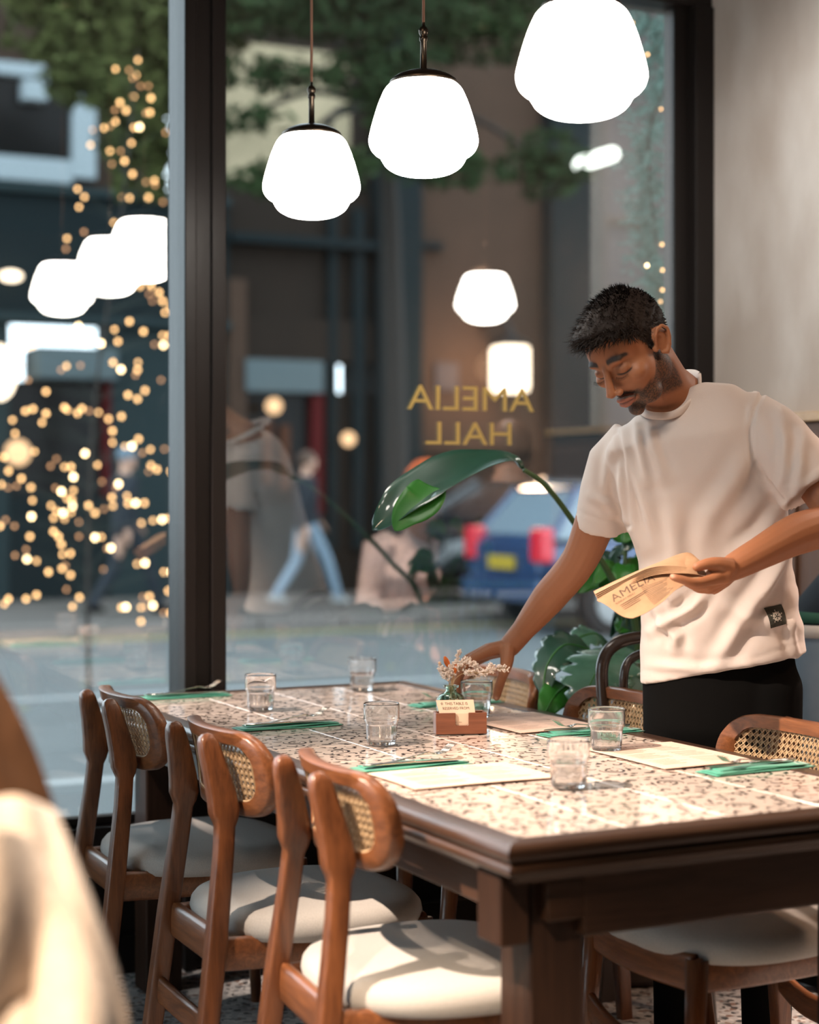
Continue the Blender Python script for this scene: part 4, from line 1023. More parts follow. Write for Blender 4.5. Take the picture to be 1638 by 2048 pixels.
# woven badge with a light emblem
M['badge'] = mat('dark_olive_badge', (.035, .035, .026), .8); M['badge_l'] = mat('badge_thread', (.45, .40, .33), .8)
mb = MB()
def bq(u, v): return (lerp(lerp(1528, 1563, u), lerp(1541, 1572, u), v) + 3 * math.sin(v * 3), lerp(lerp(1216, 1209, u), lerp(1257, 1248, u), v))
mb.grid(lambda u, v: on_shirt(*bq(u, v), .0022) - SV, 6, 6, -.0008); mb.build('badge', M['badge'], server)
mb = MB()
def bp_(x, y): q = bq(.5 + x / 2 * .86, .5 + y / 2 * .80); return on_shirt(*q, .0036) - SV
for k in range(5):
    a0 = -PI / 2 + k * 2 * PI / 5
    for (r0, r1, w0, w1, da) in ((.10, .52, .03, .20, 0), (.34, .62, .10, .06, PI / 5), (.66, .78, .05, .08, 0)):
        a_ = a0 + da; c_, s_ = math.cos(a_), math.sin(a_); q = []
        for r_, w_ in ((r0, -w0), (r1, -w1), (r1 + .06, 0), (r1, w1), (r0, w0)): q.append(bp_(r_ * c_ - w_ * s_, r_ * s_ + w_ * c_))
        mb.add(q, [(0, 1, 2, 3, 4)])
mb.build('badge_emblem', M['badge_l'], server)

# trousers and shoes
M['trouser'] = mat('black_trousers', (.004, .004, .004), 1.0, spec=.08)
mb = MB()
tc = P(1444, 1400, 3.86)
mb.tube([V3(tc.x, tc.y, .96), V3(tc.x, tc.y, .86), V3(tc.x, tc.y, .76)], [(.155, .098), (.170, .112), (.160, .11)], 28, up=(0, 1, 0), dome=2)
for dx, dy in ((-.085, .02), (.085, -.02)):
    q = Vector((tc.x + dx, tc.y + dy, 0)); mb.tube([q + V3(0, 0, .86), q + V3(0, 0, .72), q + V3(dx * .08, -.01, .48), q + V3(dx * .12, .0, .07)], [.090, .088, .066, .054], 20, dome=2)
tr = fused(mb, 'trousers', .009, 5); setv(tr, verts(tr) - np.array(SV)); put(tr, 'trousers', M['trouser'], server)
M['shoe'] = mat('black_shoe', (.015, .014, .014), .5)
for dx, dy in ((-.095, .02), (.095, -.02)):
    mb = MB(); q = Vector((tc.x + dx, tc.y + dy, 0)) - SV
    mb.tube([q + V3(0, .07, .045), q + V3(0, 0, .05), q + V3(-.04, -.09, .04), q + V3(-.06, -.16, .03)], [(.034, .044), (.042, .05), (.045, .04), (.035, .028)], 16, dome=3)
    mb.build('shoe', M['shoe'], server, smooth=True)

# menus held in the hand ---------------------------------------------------------------------------------------
hm = thing('held_menus', 'sheaf of kraft menus gripped in the raised hand, front sheet printed AMELIA', 'menu', P(1300, 1170, 3.44))
HO = Vector(hm.location)
def patch(top, bot, n=16):
    T_, B_ = bezier([P(*q) for q in top], 8), bezier([P(*q) for q in bot], 8)
    def fn(u, v):
        i = u * (len(T_) - 1); a = int(min(i, len(T_) - 2)); t = i - a; return T_[a].lerp(T_[a + 1], t).lerp(B_[a].lerp(B_[a + 1], t), v) - HO
    return fn
for k in range(6):
    d = k * 3.2; z = .012 * k
    fn = patch([(1187 + k * 2, 1183 + d, 3.47 - z * .5), (1246, 1155 + d, 3.475 - z * .5), (1312, 1127 + d * .9, 3.48 - z * .5), (1374 + k * 3, 1105 + d * .8, 3.485 - z * .5), (1398 + k, 1124 + d * .5, 3.48 - z * .5)],
               [(1190 + k * 1.5, 1189 + d, 3.43 - z * .2), (1244, 1162 + d, 3.43 - z * .2), (1302, 1136 + d, 3.43 - z * .2), (1362, 1134 + d * .8, 3.43 - z * .2), (1412, 1147 + d * .3, 3.44 - z * .2)])
    mb = MB(); mb.grid(fn, 20, 4, .0007); mb.build('menu_sheet', M['kraft'], hm, smooth=True, angle=40)
fn = patch([(1193, 1201, 3.405), (1238, 1173, 3.42), (1288, 1147, 3.43), (1340, 1143, 3.43), (1408, 1152, 3.43)], [(1266, 1237, 3.365), (1292, 1226, 3.375), (1325, 1204, 3.39), (1352, 1180, 3.405), (1386, 1163, 3.42)])
fn0 = fn
def fn(u, v):
    q = fn0(u, v); q = q + Vector((0, 0, 1)) * (-.004 * math.sin(v * PI) * (1 - u) * 1.0 + .003 * math.sin(v * PI * 2) * (1 - u)); return q
mb = MB(); mb.grid(fn, 24, 10, .0007); fs_ = mb.build('menu_sheet', M['kraft'], hm, smooth=True, angle=40)
mb = MB(); vs, fs = text_mesh('AMELIA', 1); mx = max(v[0] for v in vs)
def fl(u, v):
    q = fn(u, v); return q + Vector((-.15, -1, .25)).normalized() * .0010
mb.add([fl(.10 + .47 * v[0] / mx + .02 * v[1], .30 - v[1] / .7 * .20) for v in vs], fs)
r = random.Random(2)
vs, fs = text_mesh('SUNDAY MENU', 1); mx = max(v[0] for v in vs); mb.add([fl(.10 + .22 * v[0] / mx, .385 - v[1] / .7 * .045) for v in vs], fs)
for c in range(2):
    for k in range(15 if c else 4):
        v0 = (.30 if c else .44) + k * .043; u0 = .40 if c else .12; u1 = u0 + r.uniform(.2, .33)
        if u1 > .85 - .1: u1 = .75
        if v0 > .95: break
        mb.add([fl(u0, v0), fl(u1, v0), fl(u1, v0 + .012), fl(u0, v0 + .012)], [(0, 1, 2, 3)])
mb.build('menu_print', M['print'], fs_)
# ------------------------------------------------------------------ plants by the window
M['leaf'] = mat('glossy_leaf', (.010, .046, .030), .40, noise=((.020, .078, .050), 9, 3, .25), coat=.9)
M['leaf_b'] = mat('bright_leaf', (.014, .115, .012), .4, noise=((.03, .17, .022), 9, 3, .25))
M['stalk'] = mat('plant_stalk', (.05, .10, .035), .5)
M['soil'] = mat('soil', (.03, .02, .015), 1)
M['pot'] = mat('dark_clay_pot', (.06, .045, .04), .6)
def blade(mb, spine, widths, normal_fn, cup=.15, n=14, m=8, wave=0, notch=0, seed=0):
    """leaf blade along a curved spine; widths are (left, right) half-widths"""
    pts = bezier(spine, n); k = len(pts) - 1; rr = random.Random(seed); ph = rr.uniform(0, 6)
    def fn(u, v):
        i = u * k; a = int(min(i, k - 1)); q = pts[a].lerp(pts[a + 1], i - a); T = (pts[min(a + 1, k)] - pts[max(a - 1, 0)]).normalized()
        N0 = normal_fn(u); S = T.cross(N0).normalized(); N1 = S.cross(T).normalized(); w_ = widths(u); t = (v - .5) * 2
        if notch and abs(t) > .25: w_ *= 1 - notch * (.5 + .5 * math.cos(u * 42 + ph)) ** 4 * (abs(t) - .25)
        return q + S * (w_ * t) + N1 * (cup * w_ * (abs(t) ** 1.6)) + N1 * (wave * math.sin(u * 15 + t * 3 + ph) * abs(t))
    mb.grid(fn, 40 if notch else 24, m, .0008)
def shape(u, a=.5, peak=.45): return max(.0015, a * (math.sin(PI * min(1, max(0, u)) ** (math.log(.5) / math.log(peak)))) ** .75)
ZP = 4.30
pl = thing('potted_plant', 'tall plant with one huge arching leaf behind the man, by the window', 'plant', P(1262, 1500, 4.62)); pl.location.z = 0; PLO = Vector(pl.location)
def rel(l): return [q - PLO for q in l]
mb = MB(); mb.lathe([(.001, 0), (.13, 0), (.15, .02), (.17, .30), (.175, .33), (.16, .33), (.155, .29), (.001, .29)], 36); mb.build('pot', M['pot'], pl, smooth=True, angle=40)
mb = MB(); mb.lathe([(.001, .30), (.155, .295)], 30); mb.build('soil', M['soil'], pl)
base = PLO + V3(0, 0, .29)
stem = [base, P(1275, 1290, 4.58), P(1225, 1160, 4.50), P(1150, 1048, 4.40), P(1092, 972, 4.32), P(1048, 940, 4.27)]
mb = MB(); q = bezier(rel(stem), 8); mb.tube(q, [lerp(.011, .0055, i / (len(q) - 1)) for i in range(len(q))], 10); mb.build('stalk', M['stalk'], pl, smooth=True)
def nf(u):
    d = Vector((-.42, -.66, .55)) if u < .55 else Vector((-.42, -.66, .55)).lerp(Vector((-.5, -.82, .05)), (u - .55) / .45)
    return d.normalized()
sp = [P(1046, 938, 4.27), P(1015, 917, 4.23), P(950, 932, 4.17), P(880, 962, 4.13), P(830, 992, 4.10), P(790, 1022, 4.08), P(745, 1060, 4.07)]
mb = MB()
blade(mb, rel(sp), lambda u: shape(u, .066, .55) * 1.0, nf, .35, 12, 10, .004)
mb.build('leaf', M['leaf'], pl, smooth=True)
mb = MB(); tip = [P(862, 972, 4.10), P(845, 1000, 4.07), P(812, 1030, 4.05), P(790, 1062, 4.04)]
blade(mb, rel(tip), lambda u: shape(.12 + u * .88, .048, .40), lambda u: Vector((-.1, -.95, .2)).normalized(), .2, 10, 8)
mb.build('leaf', M['leaf_b'], pl, smooth=True)
rp = random.Random(4)
def leafy(label, cx, cy, Z, n, spread, size, base_xy, mats=('leaf', 'leaf_b'), group='foliage by the window', potr=.11):
    bp_ = P(base_xy[0], base_xy[1], Z); bp_.z = 0; t = thing('potted_plant', label, 'plant', bp_, 0, None)
    mb = MB(); mb.lathe([(.001, 0), (potr * .8, 0), (potr, .2), (potr * 1.02, .24), (potr * .92, .24), (potr * .9, .21), (.001, .21)], 28); mb.build('pot', M['pot'], t, smooth=True, angle=40)
    for k in range(n):
        c = P(cx + rp.uniform(-1, 1) * spread[0], cy + rp.uniform(-1, 1) * spread[1], Z + rp.uniform(-.12, .12)); L = size * rp.uniform(.7, 1.25)
        d = Vector((rp.uniform(-1, 1), rp.uniform(-.6, .3), rp.uniform(-.7, .4))).normalized(); b0 = Vector((bp_.x, bp_.y, .22))
        mb = MB(); q = bezier([b0, b0.lerp(c, .5) + V3(rp.uniform(-.04, .04), 0, .10), c], 5); mb.tube([v - bp_ for v in q], .0028, 6); st = mb.build('stalk', M['stalk'], t, smooth=True)
        mb = MB(); nrm = Vector((rp.uniform(-.4, .4), -1, rp.uniform(.1, 1.0))).normalized()
        blade(mb, [c - bp_, c + d * L * .5 + V3(0, 0, .02) - bp_, c + d * L - V3(0, 0, .03) - bp_], lambda u: shape(u, L * .30, .42), lambda u: nrm, .2, 6, 4, .003, 0, k); mb.build('leaf', M[mats[0] if rp.random() < .62 else mats[1]], t, smooth=True)
    return t
leafy('bushy small-leaved plant between the reaching arm and the white t-shirt', 1262, 1180, 4.72, 26, (34, 120), .085, (1290, 1500), ('leaf_b', 'leaf'))
# broad-leaved plant lower down
ml = thing('potted_plant', 'low plant with broad blue-green split leaves beside the bentwood chair', 'plant', P(1175, 1500, 4.45)); ml.location.z = 0; MO = Vector(ml.location)
mb = MB(); mb.lathe([(.001, 0), (.10, 0), (.125, .22), (.13, .25), (.115, .25), (.11, .22), (.001, .22)], 28); mb.build('pot', M['pot'], ml, smooth=True, angle=40)
M['leaf_m'] = mat('blue_green_broad_leaf', (.045, .13, .085), .25, noise=((.10, .22, .16), 14, 4, .25), coat=.5)
def broad(path, w_, nrm, m_, notch=.5, seed=0):
    b0 = MO + V3(0, 0, .24); pts = [P(*q) for q in path]
    mb = MB(); q = bezier([b0, b0.lerp(pts[0], .5) + V3(0, 0, .12), pts[0]], 6); mb.tube([v - MO for v in q], .004, 7); st = mb.build('stalk', M['stalk'], ml, smooth=True)
    mb = MB(); blade(mb, [v - MO for v in pts], lambda u: shape(u, w_, .35), lambda u: Vector(nrm).normalized(), -.12, 10, 10, .004, notch, seed); lf = mb.build('leaf', M[m_], ml, smooth=True)
    mb = MB(); mb.tube([v - MO + Vector(nrm).normalized() * .002 for v in bezier(pts, 8)], .0022, 6); mb.build('midrib', M['leaf_b'], lf, smooth=True)
broad([(1245, 1292, 4.50), (1210, 1320, 4.36), (1180, 1370, 4.28), (1168, 1425, 4.24)], .105, (-.25, -.8, .55), 'leaf_m', .55, 1)
broad([(1180, 1300, 4.52), (1130, 1290, 4.44), (1095, 1330, 4.38), (1085, 1395, 4.34)], .060, (-.4, -.8, .4), 'leaf', .3, 2)
broad([(1135, 1370, 4.40), (1115, 1385, 4.34), (1098, 1410, 4.30), (1085, 1438, 4.28)], .040, (-.1, -.95, .25), 'leaf_b', .0, 3)
broad([(1260, 1350, 4.50), (1262, 1390, 4.42), (1250, 1440, 4.38)], .075, (.1, -.8, .5), 'leaf_m', .5, 4)
broad([(1215, 1285, 4.66), (1190, 1268, 4.62), (1150, 1280, 4.60), (1120, 1305, 4.58)], .05, (-.2, -.6, .7), 'leaf_m', .4, 5)
broad([(1290, 1270, 4.70), (1262, 1250, 4.66), (1235, 1262, 4.62)], .05, (0, -.6, .7), 'leaf_b', .2, 6)

# bentwood chair behind the man
M['bent'] = mat('dark_bentwood', (.035, .020, .013), .3, coat=.4)
bc = thing('bentwood_chair', 'dark bentwood chair with hooped back, half hidden by the white t-shirt', 'chair', P(1300, 1500, 4.22)); bc.location.z = 0; BO = Vector(bc.location)
mb = MB(); hp = [(1215, 1500, 4.10), (1206, 1400, 4.12), (1205, 1330, 4.13), (1225, 1293, 4.14), (1270, 1276, 4.15), (1325, 1280, 4.16), (1362, 1310, 4.17), (1372, 1370, 4.17), (1372, 1500, 4.16)]
mb.tube([v - BO for v in bezier([P(*q) for q in hp], 6)], .0155, 12); mb.build('back_hoop', M['bent'], bc, smooth=True)
mb = MB(); hp = [(1250, 1500, 4.12), (1248, 1420, 4.13), (1248, 1350, 4.13), (1262, 1318, 4.14), (1300, 1306, 4.15), (1330, 1330, 4.16), (1334, 1400, 4.16), (1332, 1500, 4.15)]
mb.tube([v - BO for v in bezier([P(*q) for q in hp], 6)], .011, 10); mb.build('inner_hoop', M['bent'], bc, smooth=True)
sc = P(1292, 1500, 4.32) - BO; sc.z = .455
mb = MB(); mb.lathe([(.001, .012), (.17, .012), (.195, .006), (.20, -.004), (.198, -.018), (.17, -.026), (.001, -.026)], 36, c=sc); mb.build('seat', M['bent'], bc, smooth=True, angle=50)
for k in range(4):
    a_ = PI / 4 + k * PI / 2; mb = MB(); mb.tube([(sc.x + .16 * math.cos(a_), sc.y + .16 * math.sin(a_), .44), (sc.x + .20 * math.cos(a_), sc.y + .20 * math.sin(a_), 0)], [.015, .012], 10); mb.build('leg', M['bent'], bc, smooth=True)
for s_ in (hp[0], hp[-1]):
    pass
mb = MB(); mb.tube([P(1215, 1500, 4.10) - BO, V3(sc.x - .155, sc.y - .10, .455)], .0155, 10); mb.tube([P(1372, 1500, 4.16) - BO, V3(sc.x + .155, sc.y - .10, .455)], .0155, 10); mb.tube([P(1250, 1500, 4.12) - BO, V3(sc.x - .10, sc.y - .15, .455)], .011, 10); mb.tube([P(1332, 1500, 4.15) - BO, V3(sc.x + .08, sc.y - .15, .455)], .011, 10)
o = mb.build('hoop_foot', M['bent'], bc, smooth=True); o['kind'] = 'stuff'

# ------------------------------------------------------------------ simple clothed figures
M['skin_p'] = mat('pale_skin', (.48, .28, .20), .6); M['denim'] = mat('washed_denim', (.17, .24, .31), .9, noise=((.22, .29, .36), 14, 3, .3)); M['navy'] = mat('dark_navy_cloth', (.010, .015, .022), .9)
M['cream_knit'] = mat('cream_knit', (.80, .66, .62), .95, bump=.2, bscale=300); M['beanie'] = mat('orange_knit', (.75, .20, .06), .95); M['brownhair'] = mat('brown_hair', (.07, .035, .02), .5); M['trainer'] = mat('white_trainers', (.4, .4, .39), .7)
def figure(label, org, yaw, J, cols, group=None, vox=.014):
    """J: joints in metres about the standing point, x to the figure's left, y forward; cols: materials"""
    t = thing('person', label, 'person', org, yaw, group); g = lambda k: Vector(J[k])
    def fuse(f, name, m, parent=t, v=vox):
        mb = MB(); f(mb); me = fused(mb, name, v, 4); return put(me, name, M[m], parent)
    def skin(mb):
        h = g('head'); mb.ell(h, (.075, .095, .115), 20, 14); mb.ell(h + V3(0, .088, -.015), (.013, .022, .02), 8, 6); mb.ell(h + V3(0, .05, -.075), (.045, .04, .035), 12, 8)
        for s in (-1, 1): mb.ell(h + V3(s * .076, -.005, -.01), (.010, .02, .03), 8, 6)
        mb.tube([h + V3(0, -.02, -.06), g('neck')], [.055, .06], 12, dome=2); mb.tube([g('neck'), g('chest'), g('hip')], [.07, .10, .10], 12, dome=2)
        for s in 'LR':
            mb.tube([g('sh' + s), g('el' + s), g('wr' + s)], [.045, .038, .026], 12, dome=2)
            w_, e_ = g('wr' + s), g('el' + s); d = (w_ - e_).normalized(); sd = d.cross(Vector((0, 1, .2))).normalized()
            mb.tube([w_, w_ + d * .05, w_ + d * .085], [(.030, .02), (.042, .018), (.040, .014)], 10, dome=2)
            for k in range(4): mb.tube([w_ + d * .075 + sd * (k - 1.5) * .019, w_ + d * (.165 - abs(k - 1.3) * .012) + sd * (k - 1.5) * .021], [.010, .008], 7, dome=2)
            mb.tube([w_ + d * .02 + sd * .03, w_ + d * .075 + sd * .062], [.013, .009], 7, dome=2)
        for s in 'LR': mb.tube([g('hip'), g('kn' + s), g('an' + s)], [.08, .045, .035], 10, dome=2)
    fuse(skin, 'body', 'skin_p', v=.009)
    def top(mb):
        c, h = g('chest'), g('hip'); mb.tube([h + V3(0, 0, -.02), h.lerp(c, .5), c, g('neck') + V3(0, -.01, -.05)], [(.175, .125), (.17, .12), (.195, .13), (.10, .085)], 24, up=(0, 1, 0), dome=2)
        for s in 'LR':
            sl = cols.get('sleeve', .95); e = g('el' + s).lerp(g('wr' + s), sl) if sl > 0 else g('sh' + s).lerp(g('el' + s), .6)
            mb.tube([g('sh' + s).lerp(g('neck'), .25), g('sh' + s), g('el' + s), e] if sl > 0 else [g('sh' + s).lerp(g('neck'), .25), g('sh' + s), e], [.06, .068, .055, .045] if sl > 0 else [.06, .068, .07], 14, dome=1)
    fuse(top, cols.get('topname', 'jacket'), cols['top'])
    def legs(mb):
        for s, x in (('L', 1), ('R', -1)):
            h = g('hip') + V3(x * .085, 0, -.02); mb.tube([h, g('kn' + s), g('an' + s)], [.095, .068, .055], 16, dome=2)
        mb.ell(g('hip') + V3(0, 0, -.02), (.17, .12, .10), 16, 10)
    fuse(legs, 'trousers', cols['legs'])
    for s in 'LR':
        a_ = g('an' + s); mb = MB(); mb.tube([a_ + V3(0, -.05, -.03), a_ + V3(0, .03, -.035), a_ + V3(0, .13, -.055)], [(.04, .04), (.045, .045), (.035, .025)], 12, dome=3); mb.build('shoe', M[cols['shoe']], t, smooth=True)
    h = g('head'); mb = MB()
    if cols.get('hat'): mb.ell(h + V3(0, -.012, .045), (.088, .105, .095), 20, 12); mb.build('beanie', M[cols['hat']], t, smooth=True)
    else: mb.ell(h + V3(0, -.02, .03), (.084, .10, .10), 20, 12); mb.build('hair', M[cols.get('hair', 'brownhair')], t, smooth=True)
    return t
STAND = dict(head=(0, .03, 1.62), neck=(0, 0, 1.46), chest=(0, 0, 1.28), hip=(0, 0, .93), shL=(.18, 0, 1.40), shR=(-.18, 0, 1.40), elL=(.24, -.03, 1.12), elR=(-.24, .03, 1.12), wrL=(.25, .08, .88), wrR=(-.25, .12, .90),
             knL=(.09, .03, .50), knR=(-.09, .03, .50), anL=(.09, 0, .08), anR=(-.09, 0, .08))
WALK = dict(STAND, knL=(.09, .22, .52), anL=(.08, .36, .10), knR=(-.08, -.08, .50), anR=(-.07, -.34, .12), elL=(.23, -.12, 1.13), wrL=(.24, -.10, .90), elR=(-.23, .10, 1.13), wrR=(-.22, .25, .95))
SIT = dict(head=(0, .06, 1.20), neck=(0, .0, 1.04), chest=(0, .0, .86), hip=(0, -.06, .52), shL=(.19, .0, .97), shR=(-.19, .0, .97), elL=(.26, .06, .72), elR=(-.26, .06, .72), wrL=(.10, .26, .74), wrR=(-.10, .27, .74),
           knL=(.11, .36, .50), knR=(-.11, .36, .50), anL=(.11, .36, .08), anR=(-.11, .36, .08))
# someone standing behind the server: dark jacket with pale trim, jeans
p = P(1664, 1400, 4.55); p.z = 0
fg = figure('person in a dark jacket and washed jeans bending away behind the man in white', p, -2.17, dict(STAND, head=(0, .48, 1.44), neck=(0, .36, 1.33), chest=(0, .25, 1.19), shL=(.18, .31, 1.28), shR=(-.18, .31, 1.28), elL=(.22, .36, 1.03), elR=(-.22, .36, 1.03), wrL=(.2, .46, .86), wrR=(-.2, .46, .86)), dict(top='navy', legs='denim', shoe='trouser'))
mb = MB(); mb.tube([(-.19 + .38 * i / 12, .13 - .0 * i, 1.02) for i in range(13)], .001, 4)
M['trim'] = mat('pale_jacket_trim', (.55, .52, .48), .8); M['trimg'] = mat('green_jacket_trim', (.02, .09, .06), .8)
for m_, z, dz in (('trim', .93, .016), ('trimg', .965, .013)):
    mb = MB(); mb.tube([(0, 0, z - dz), (0, 0, z + dz)], [(.187, .138), (.187, .138)], 28, up=(0, 1, 0), p=2); mb.build('jacket_stripe', M[m_], fg, smooth=True)
# diner seen only mirrored in the glass
dn = figure('seated diner in a cream jumper and orange knitted hat, seen mirrored in the window', (1.67, 3.71, .09), THW + .15, SIT, dict(top='cream_knit', legs='navy', shoe='trouser', hat='beanie', topname='jumper'))
sc_ = thing('dining_stool', 'dark round stool under the diner in the cream jumper', 'stool', (1.67, 3.65, 0), THW + .15)
mb = MB(); mb.lathe([(.001, .51), (.16, .51), (.18, .50), (.18, .475), (.16, .465), (.001, .465)], 30, c=(0, -.02, 0)); mb.build('seat', M['bent'], sc_, smooth=True, angle=40)
for k in range(4): a_ = PI / 4 + k * PI / 2; mb = MB(); mb.tube([(.11 * math.cos(a_), .11 * math.sin(a_) - .02, .47), (.15 * math.cos(a_), .15 * math.sin(a_) - .02, 0)], [.016, .012], 8); mb.build('leg', M['bent'], sc_, smooth=True)

# ------------------------------------------------------------------ fleece coat over a rounded chair back, bottom corner
M['fleece'] = mat('cream_fleece', (.66, .55, .46), 1.0, noise=((.57, .47, .38), 60, 4, .25), bump=.5, bscale=160, sheen=.5)
M['dkwood'] = wood('dark_brown_chair_wood', (.035, .016, .008), (.08, .038, .018), 2, .35, .3)
hc = thing('high_back_chair', 'dark rounded wooden chair back at the picture edge under the cream coat', 'chair', P(-178, 1700, 2.02)); hc.location.z = 0; HO2 = Vector(hc.location)
# bowed back shell
def shell(u, v):                   # u across, v up
    z = lerp(.48, 1.13, v); w_ = .215 * (1 - .55 * max(0, (v - .45) / .55) ** 2.4); a_ = (u - .5) * 2
    return Vector((w_ * a_, -.06 - .0 * a_ + .06 * a_ * a_ - .05 * v, z))
mb = MB(); mb.grid(shell, 24, 24, .022); o = mb.build('backrest', M['dkwood'], hc, smooth=True, angle=50)
mb = MB(); mb.lathe([(.001, .47), (.20, .47), (.215, .455), (.215, .43), (.20, .42), (.001, .42)], 36, c=(0, .16, 0)); mb.build('seat', M['dkwood'], hc, smooth=True, angle=40)
for x, y in ((-.16, 0), (.16, 0), (-.15, .30), (.15, .30)):
    mb = MB(); mb.tube([(x * .9, y + .02, .44), (x * 1.1, y, 0)], [.019, .014], 12); mb.build('leg', M['dkwood'], hc, smooth=True)
hc.rotation_euler = (0, 0, math.radians(-14))
# the coat: cloth hanging from the back in folds, silhouette falling away to the right
cz = 1.66
def coat(u, v):                     # u from the left to the free edge, v from top to bottom
    xt = lerp(-230, 96, u); yt = 1592 + 46 * max(0, (u - .62) / .38) ** 1.6 + 30 * (.62 - u if u < .62 else 0)
    xb = lerp(-260, 292, u); yb = 2190
    vv = v ** .97
    bow = 6 * math.sin(PI * min(1, v * 1.15)) * u
    x = lerp(xt, xb, vv) + bow; y = lerp(yt, yb, v)
    fold = .046 * math.sin(u * 11.5 - v * 2.2 + .5) * (.35 + v) + .014 * math.sin(u * 23 + v * 5)
    rim = (.05 * (1 - v) ** 6) - .10 * max(0, u - .80) / .2 * -1 * 1.0
    return P(x, y, cz + .02 + fold + rim) 
mb = MB(); ct_o = P(60, 1900, cz); ct_o.z = 0
def rc(f): return lambda u, v: f(u, v) - ct_o
mb.grid(rc(coat), 70, 60, .012)
cc = thing('coat', 'cream fleece coat hung over the dark chair back at the bottom corner of the picture', 'coat', ct_o)
o = mb.build('coat_body', M['fleece'], cc, smooth=True)
def sleeve(u, v):
    xt = lerp(-150, 60, u); xb = lerp(-170, 238, u); y = lerp(1690 - 36 * math.sin(PI * u), 2190, v)
    x = lerp(xt, xb, v ** 1.05) + 30 * math.sin(PI * v) * u
    return P(x, y, cz - .045 + .10 * (2 * u - 1.0) ** 2 + .036 * math.sin(u * 9 + v * 4) * (.4 + v))
mb = MB(); mb.grid(rc(sleeve), 50, 50, .012); mb.build('coat_sleeve', M['fleece'], cc, smooth=True)
# ------------------------------------------------------------------ the street
GZ = -.10
M['road'] = mat('asphalt', (.062, .070, .072), .8, noise=((.090, .099, .100), .8, 8, .35), bump=.2, bscale=30)
M['pave'] = mat('paving', (.070, .062, .056), .85, noise=((.095, .082, .074), 1.5, 5, .3))
M['kerb'] = mat('kerb_stone', (.16, .14, .13), .8)
M['yellow'] = mat('yellow_road_paint', (.22, .19, .07), .8); M['whitep'] = mat('worn_white_paint', (.24, .25, .25), .8)
mb = MB(); wbox(mb, -30, 45, .15, 60, GZ - .2, GZ); struct(mb.build('road', M['road'])).name = 'road'
OK = 12.0                                        # far kerb
mb = MB(); wbox(mb, -30, 45, OK, OK + 5, GZ, GZ + .12); struct(mb.build('pavement', M['pave']))
mb = MB(); wbox(mb, -30, LU - .12, -25, .15, GZ - .2, GZ); struct(mb.build('road', M['road']))
mb = MB(); wbox(mb, -30, 45, .16, 1.1, GZ, GZ + .06); struct(mb.build('pavement', M['pave']))
for k in range(46):
    mb = MB(); u = -16 + k * .92; wbox(mb, u, u + .90, OK - .15, OK - .002, GZ, GZ + .13); o = mb.build('kerb', M['kerb'], None, bevel=.01)
    if k == 0: kroot = o; struct(o)
    else: o.name = 'kerb_stone'; o.parent = kroot
for o0, m_ in ((OK - .40, 'yellow'), (OK - .62, 'yellow')):
    mb = MB(); wbox(mb, -30, 45, o0, o0 + .10, GZ, GZ + .004); o = mb.build('road_line', M[m_]); struct(o)
for o0 in (7.0, 3.6):
    mb = MB(); wbox(mb, -30, 45, o0, o0 + .12, GZ, GZ + .004); o = mb.build('road_line', M['whitep']); struct(o)
M['fallen'] = mat('fallen_leaf_yellow', (.24, .24, .12), .8)
mb = MB(); rr = random.Random(3)
for _ in range(240):
    u, o_ = rr.uniform(-5, 6), rr.choice((rr.uniform(.9, 2.2), rr.uniform(.8, 9))); q = WP(u, o_, GZ + .065 if o_ < 1.1 else GZ + .008); s_ = rr.uniform(.02, .05); a0 = rr.uniform(0, 6)
    mb.add([q + V3(s_ * math.cos(a0 + k * PI / 3), s_ * math.sin(a0 + k * PI / 3) * (.6 if k % 2 else 1), .004 * (k % 2)) for k in range(6)], [tuple(range(6))])
o = mb.build('fallen_leaves', M['fallen']); tag(o, 'yellowed leaves scattered over the road surface', 'leaves'); o['kind'] = 'stuff'

# the facades opposite: everything placed by where its edges are seen in the facade plane
OF = 16.0
def fu(x, o=OF): return ray_u(x, o)
def fz(x, y, o=OF): return EZ(x, y, o).z
def fbox(mb, x0, y0, x1, y1, o0=OF, d=.15, proud=0, mi=0):
    xm = (x0 + x1) / 2; wbox(mb, fu(x0, o0), fu(x1, o0), o0 - proud, o0 + d, fz(xm, y1, o0), fz(xm, y0, o0), mi)
def fm(name, col, rough=.8, **k): M[name] = mat(name, col, rough, spec=.1, **k)
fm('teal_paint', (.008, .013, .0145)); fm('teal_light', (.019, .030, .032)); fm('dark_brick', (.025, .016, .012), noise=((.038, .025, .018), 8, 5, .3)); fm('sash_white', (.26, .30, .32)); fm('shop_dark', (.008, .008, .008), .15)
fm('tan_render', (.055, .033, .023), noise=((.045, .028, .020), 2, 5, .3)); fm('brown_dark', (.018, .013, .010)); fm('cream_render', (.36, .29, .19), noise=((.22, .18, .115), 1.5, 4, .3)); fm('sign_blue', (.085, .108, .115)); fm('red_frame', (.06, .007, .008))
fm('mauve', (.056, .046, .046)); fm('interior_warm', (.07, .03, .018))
def building(name, label, rects):
    """rects: (part name, x0, y0, x1, y1, material, proud, depth)"""
    x0 = min(r[1] for r in rects); t = thing('building', label, 'building', WP(fu(x0), OF, 0), THW); inv = Matrix.Rotation(-THW, 4, 'Z') @ Matrix.Translation(-Vector(t.location))
    for r in rects:
        mb = MB(); fbox(mb, r[1], r[2], r[3], r[4], OF, r[7] if len(r) > 7 else .3, r[6]); mb.v = [tuple(inv @ Vector(v)) for v in mb.v]; mb.build(r[0], M[r[5]], t, bevel=.01)
    return t
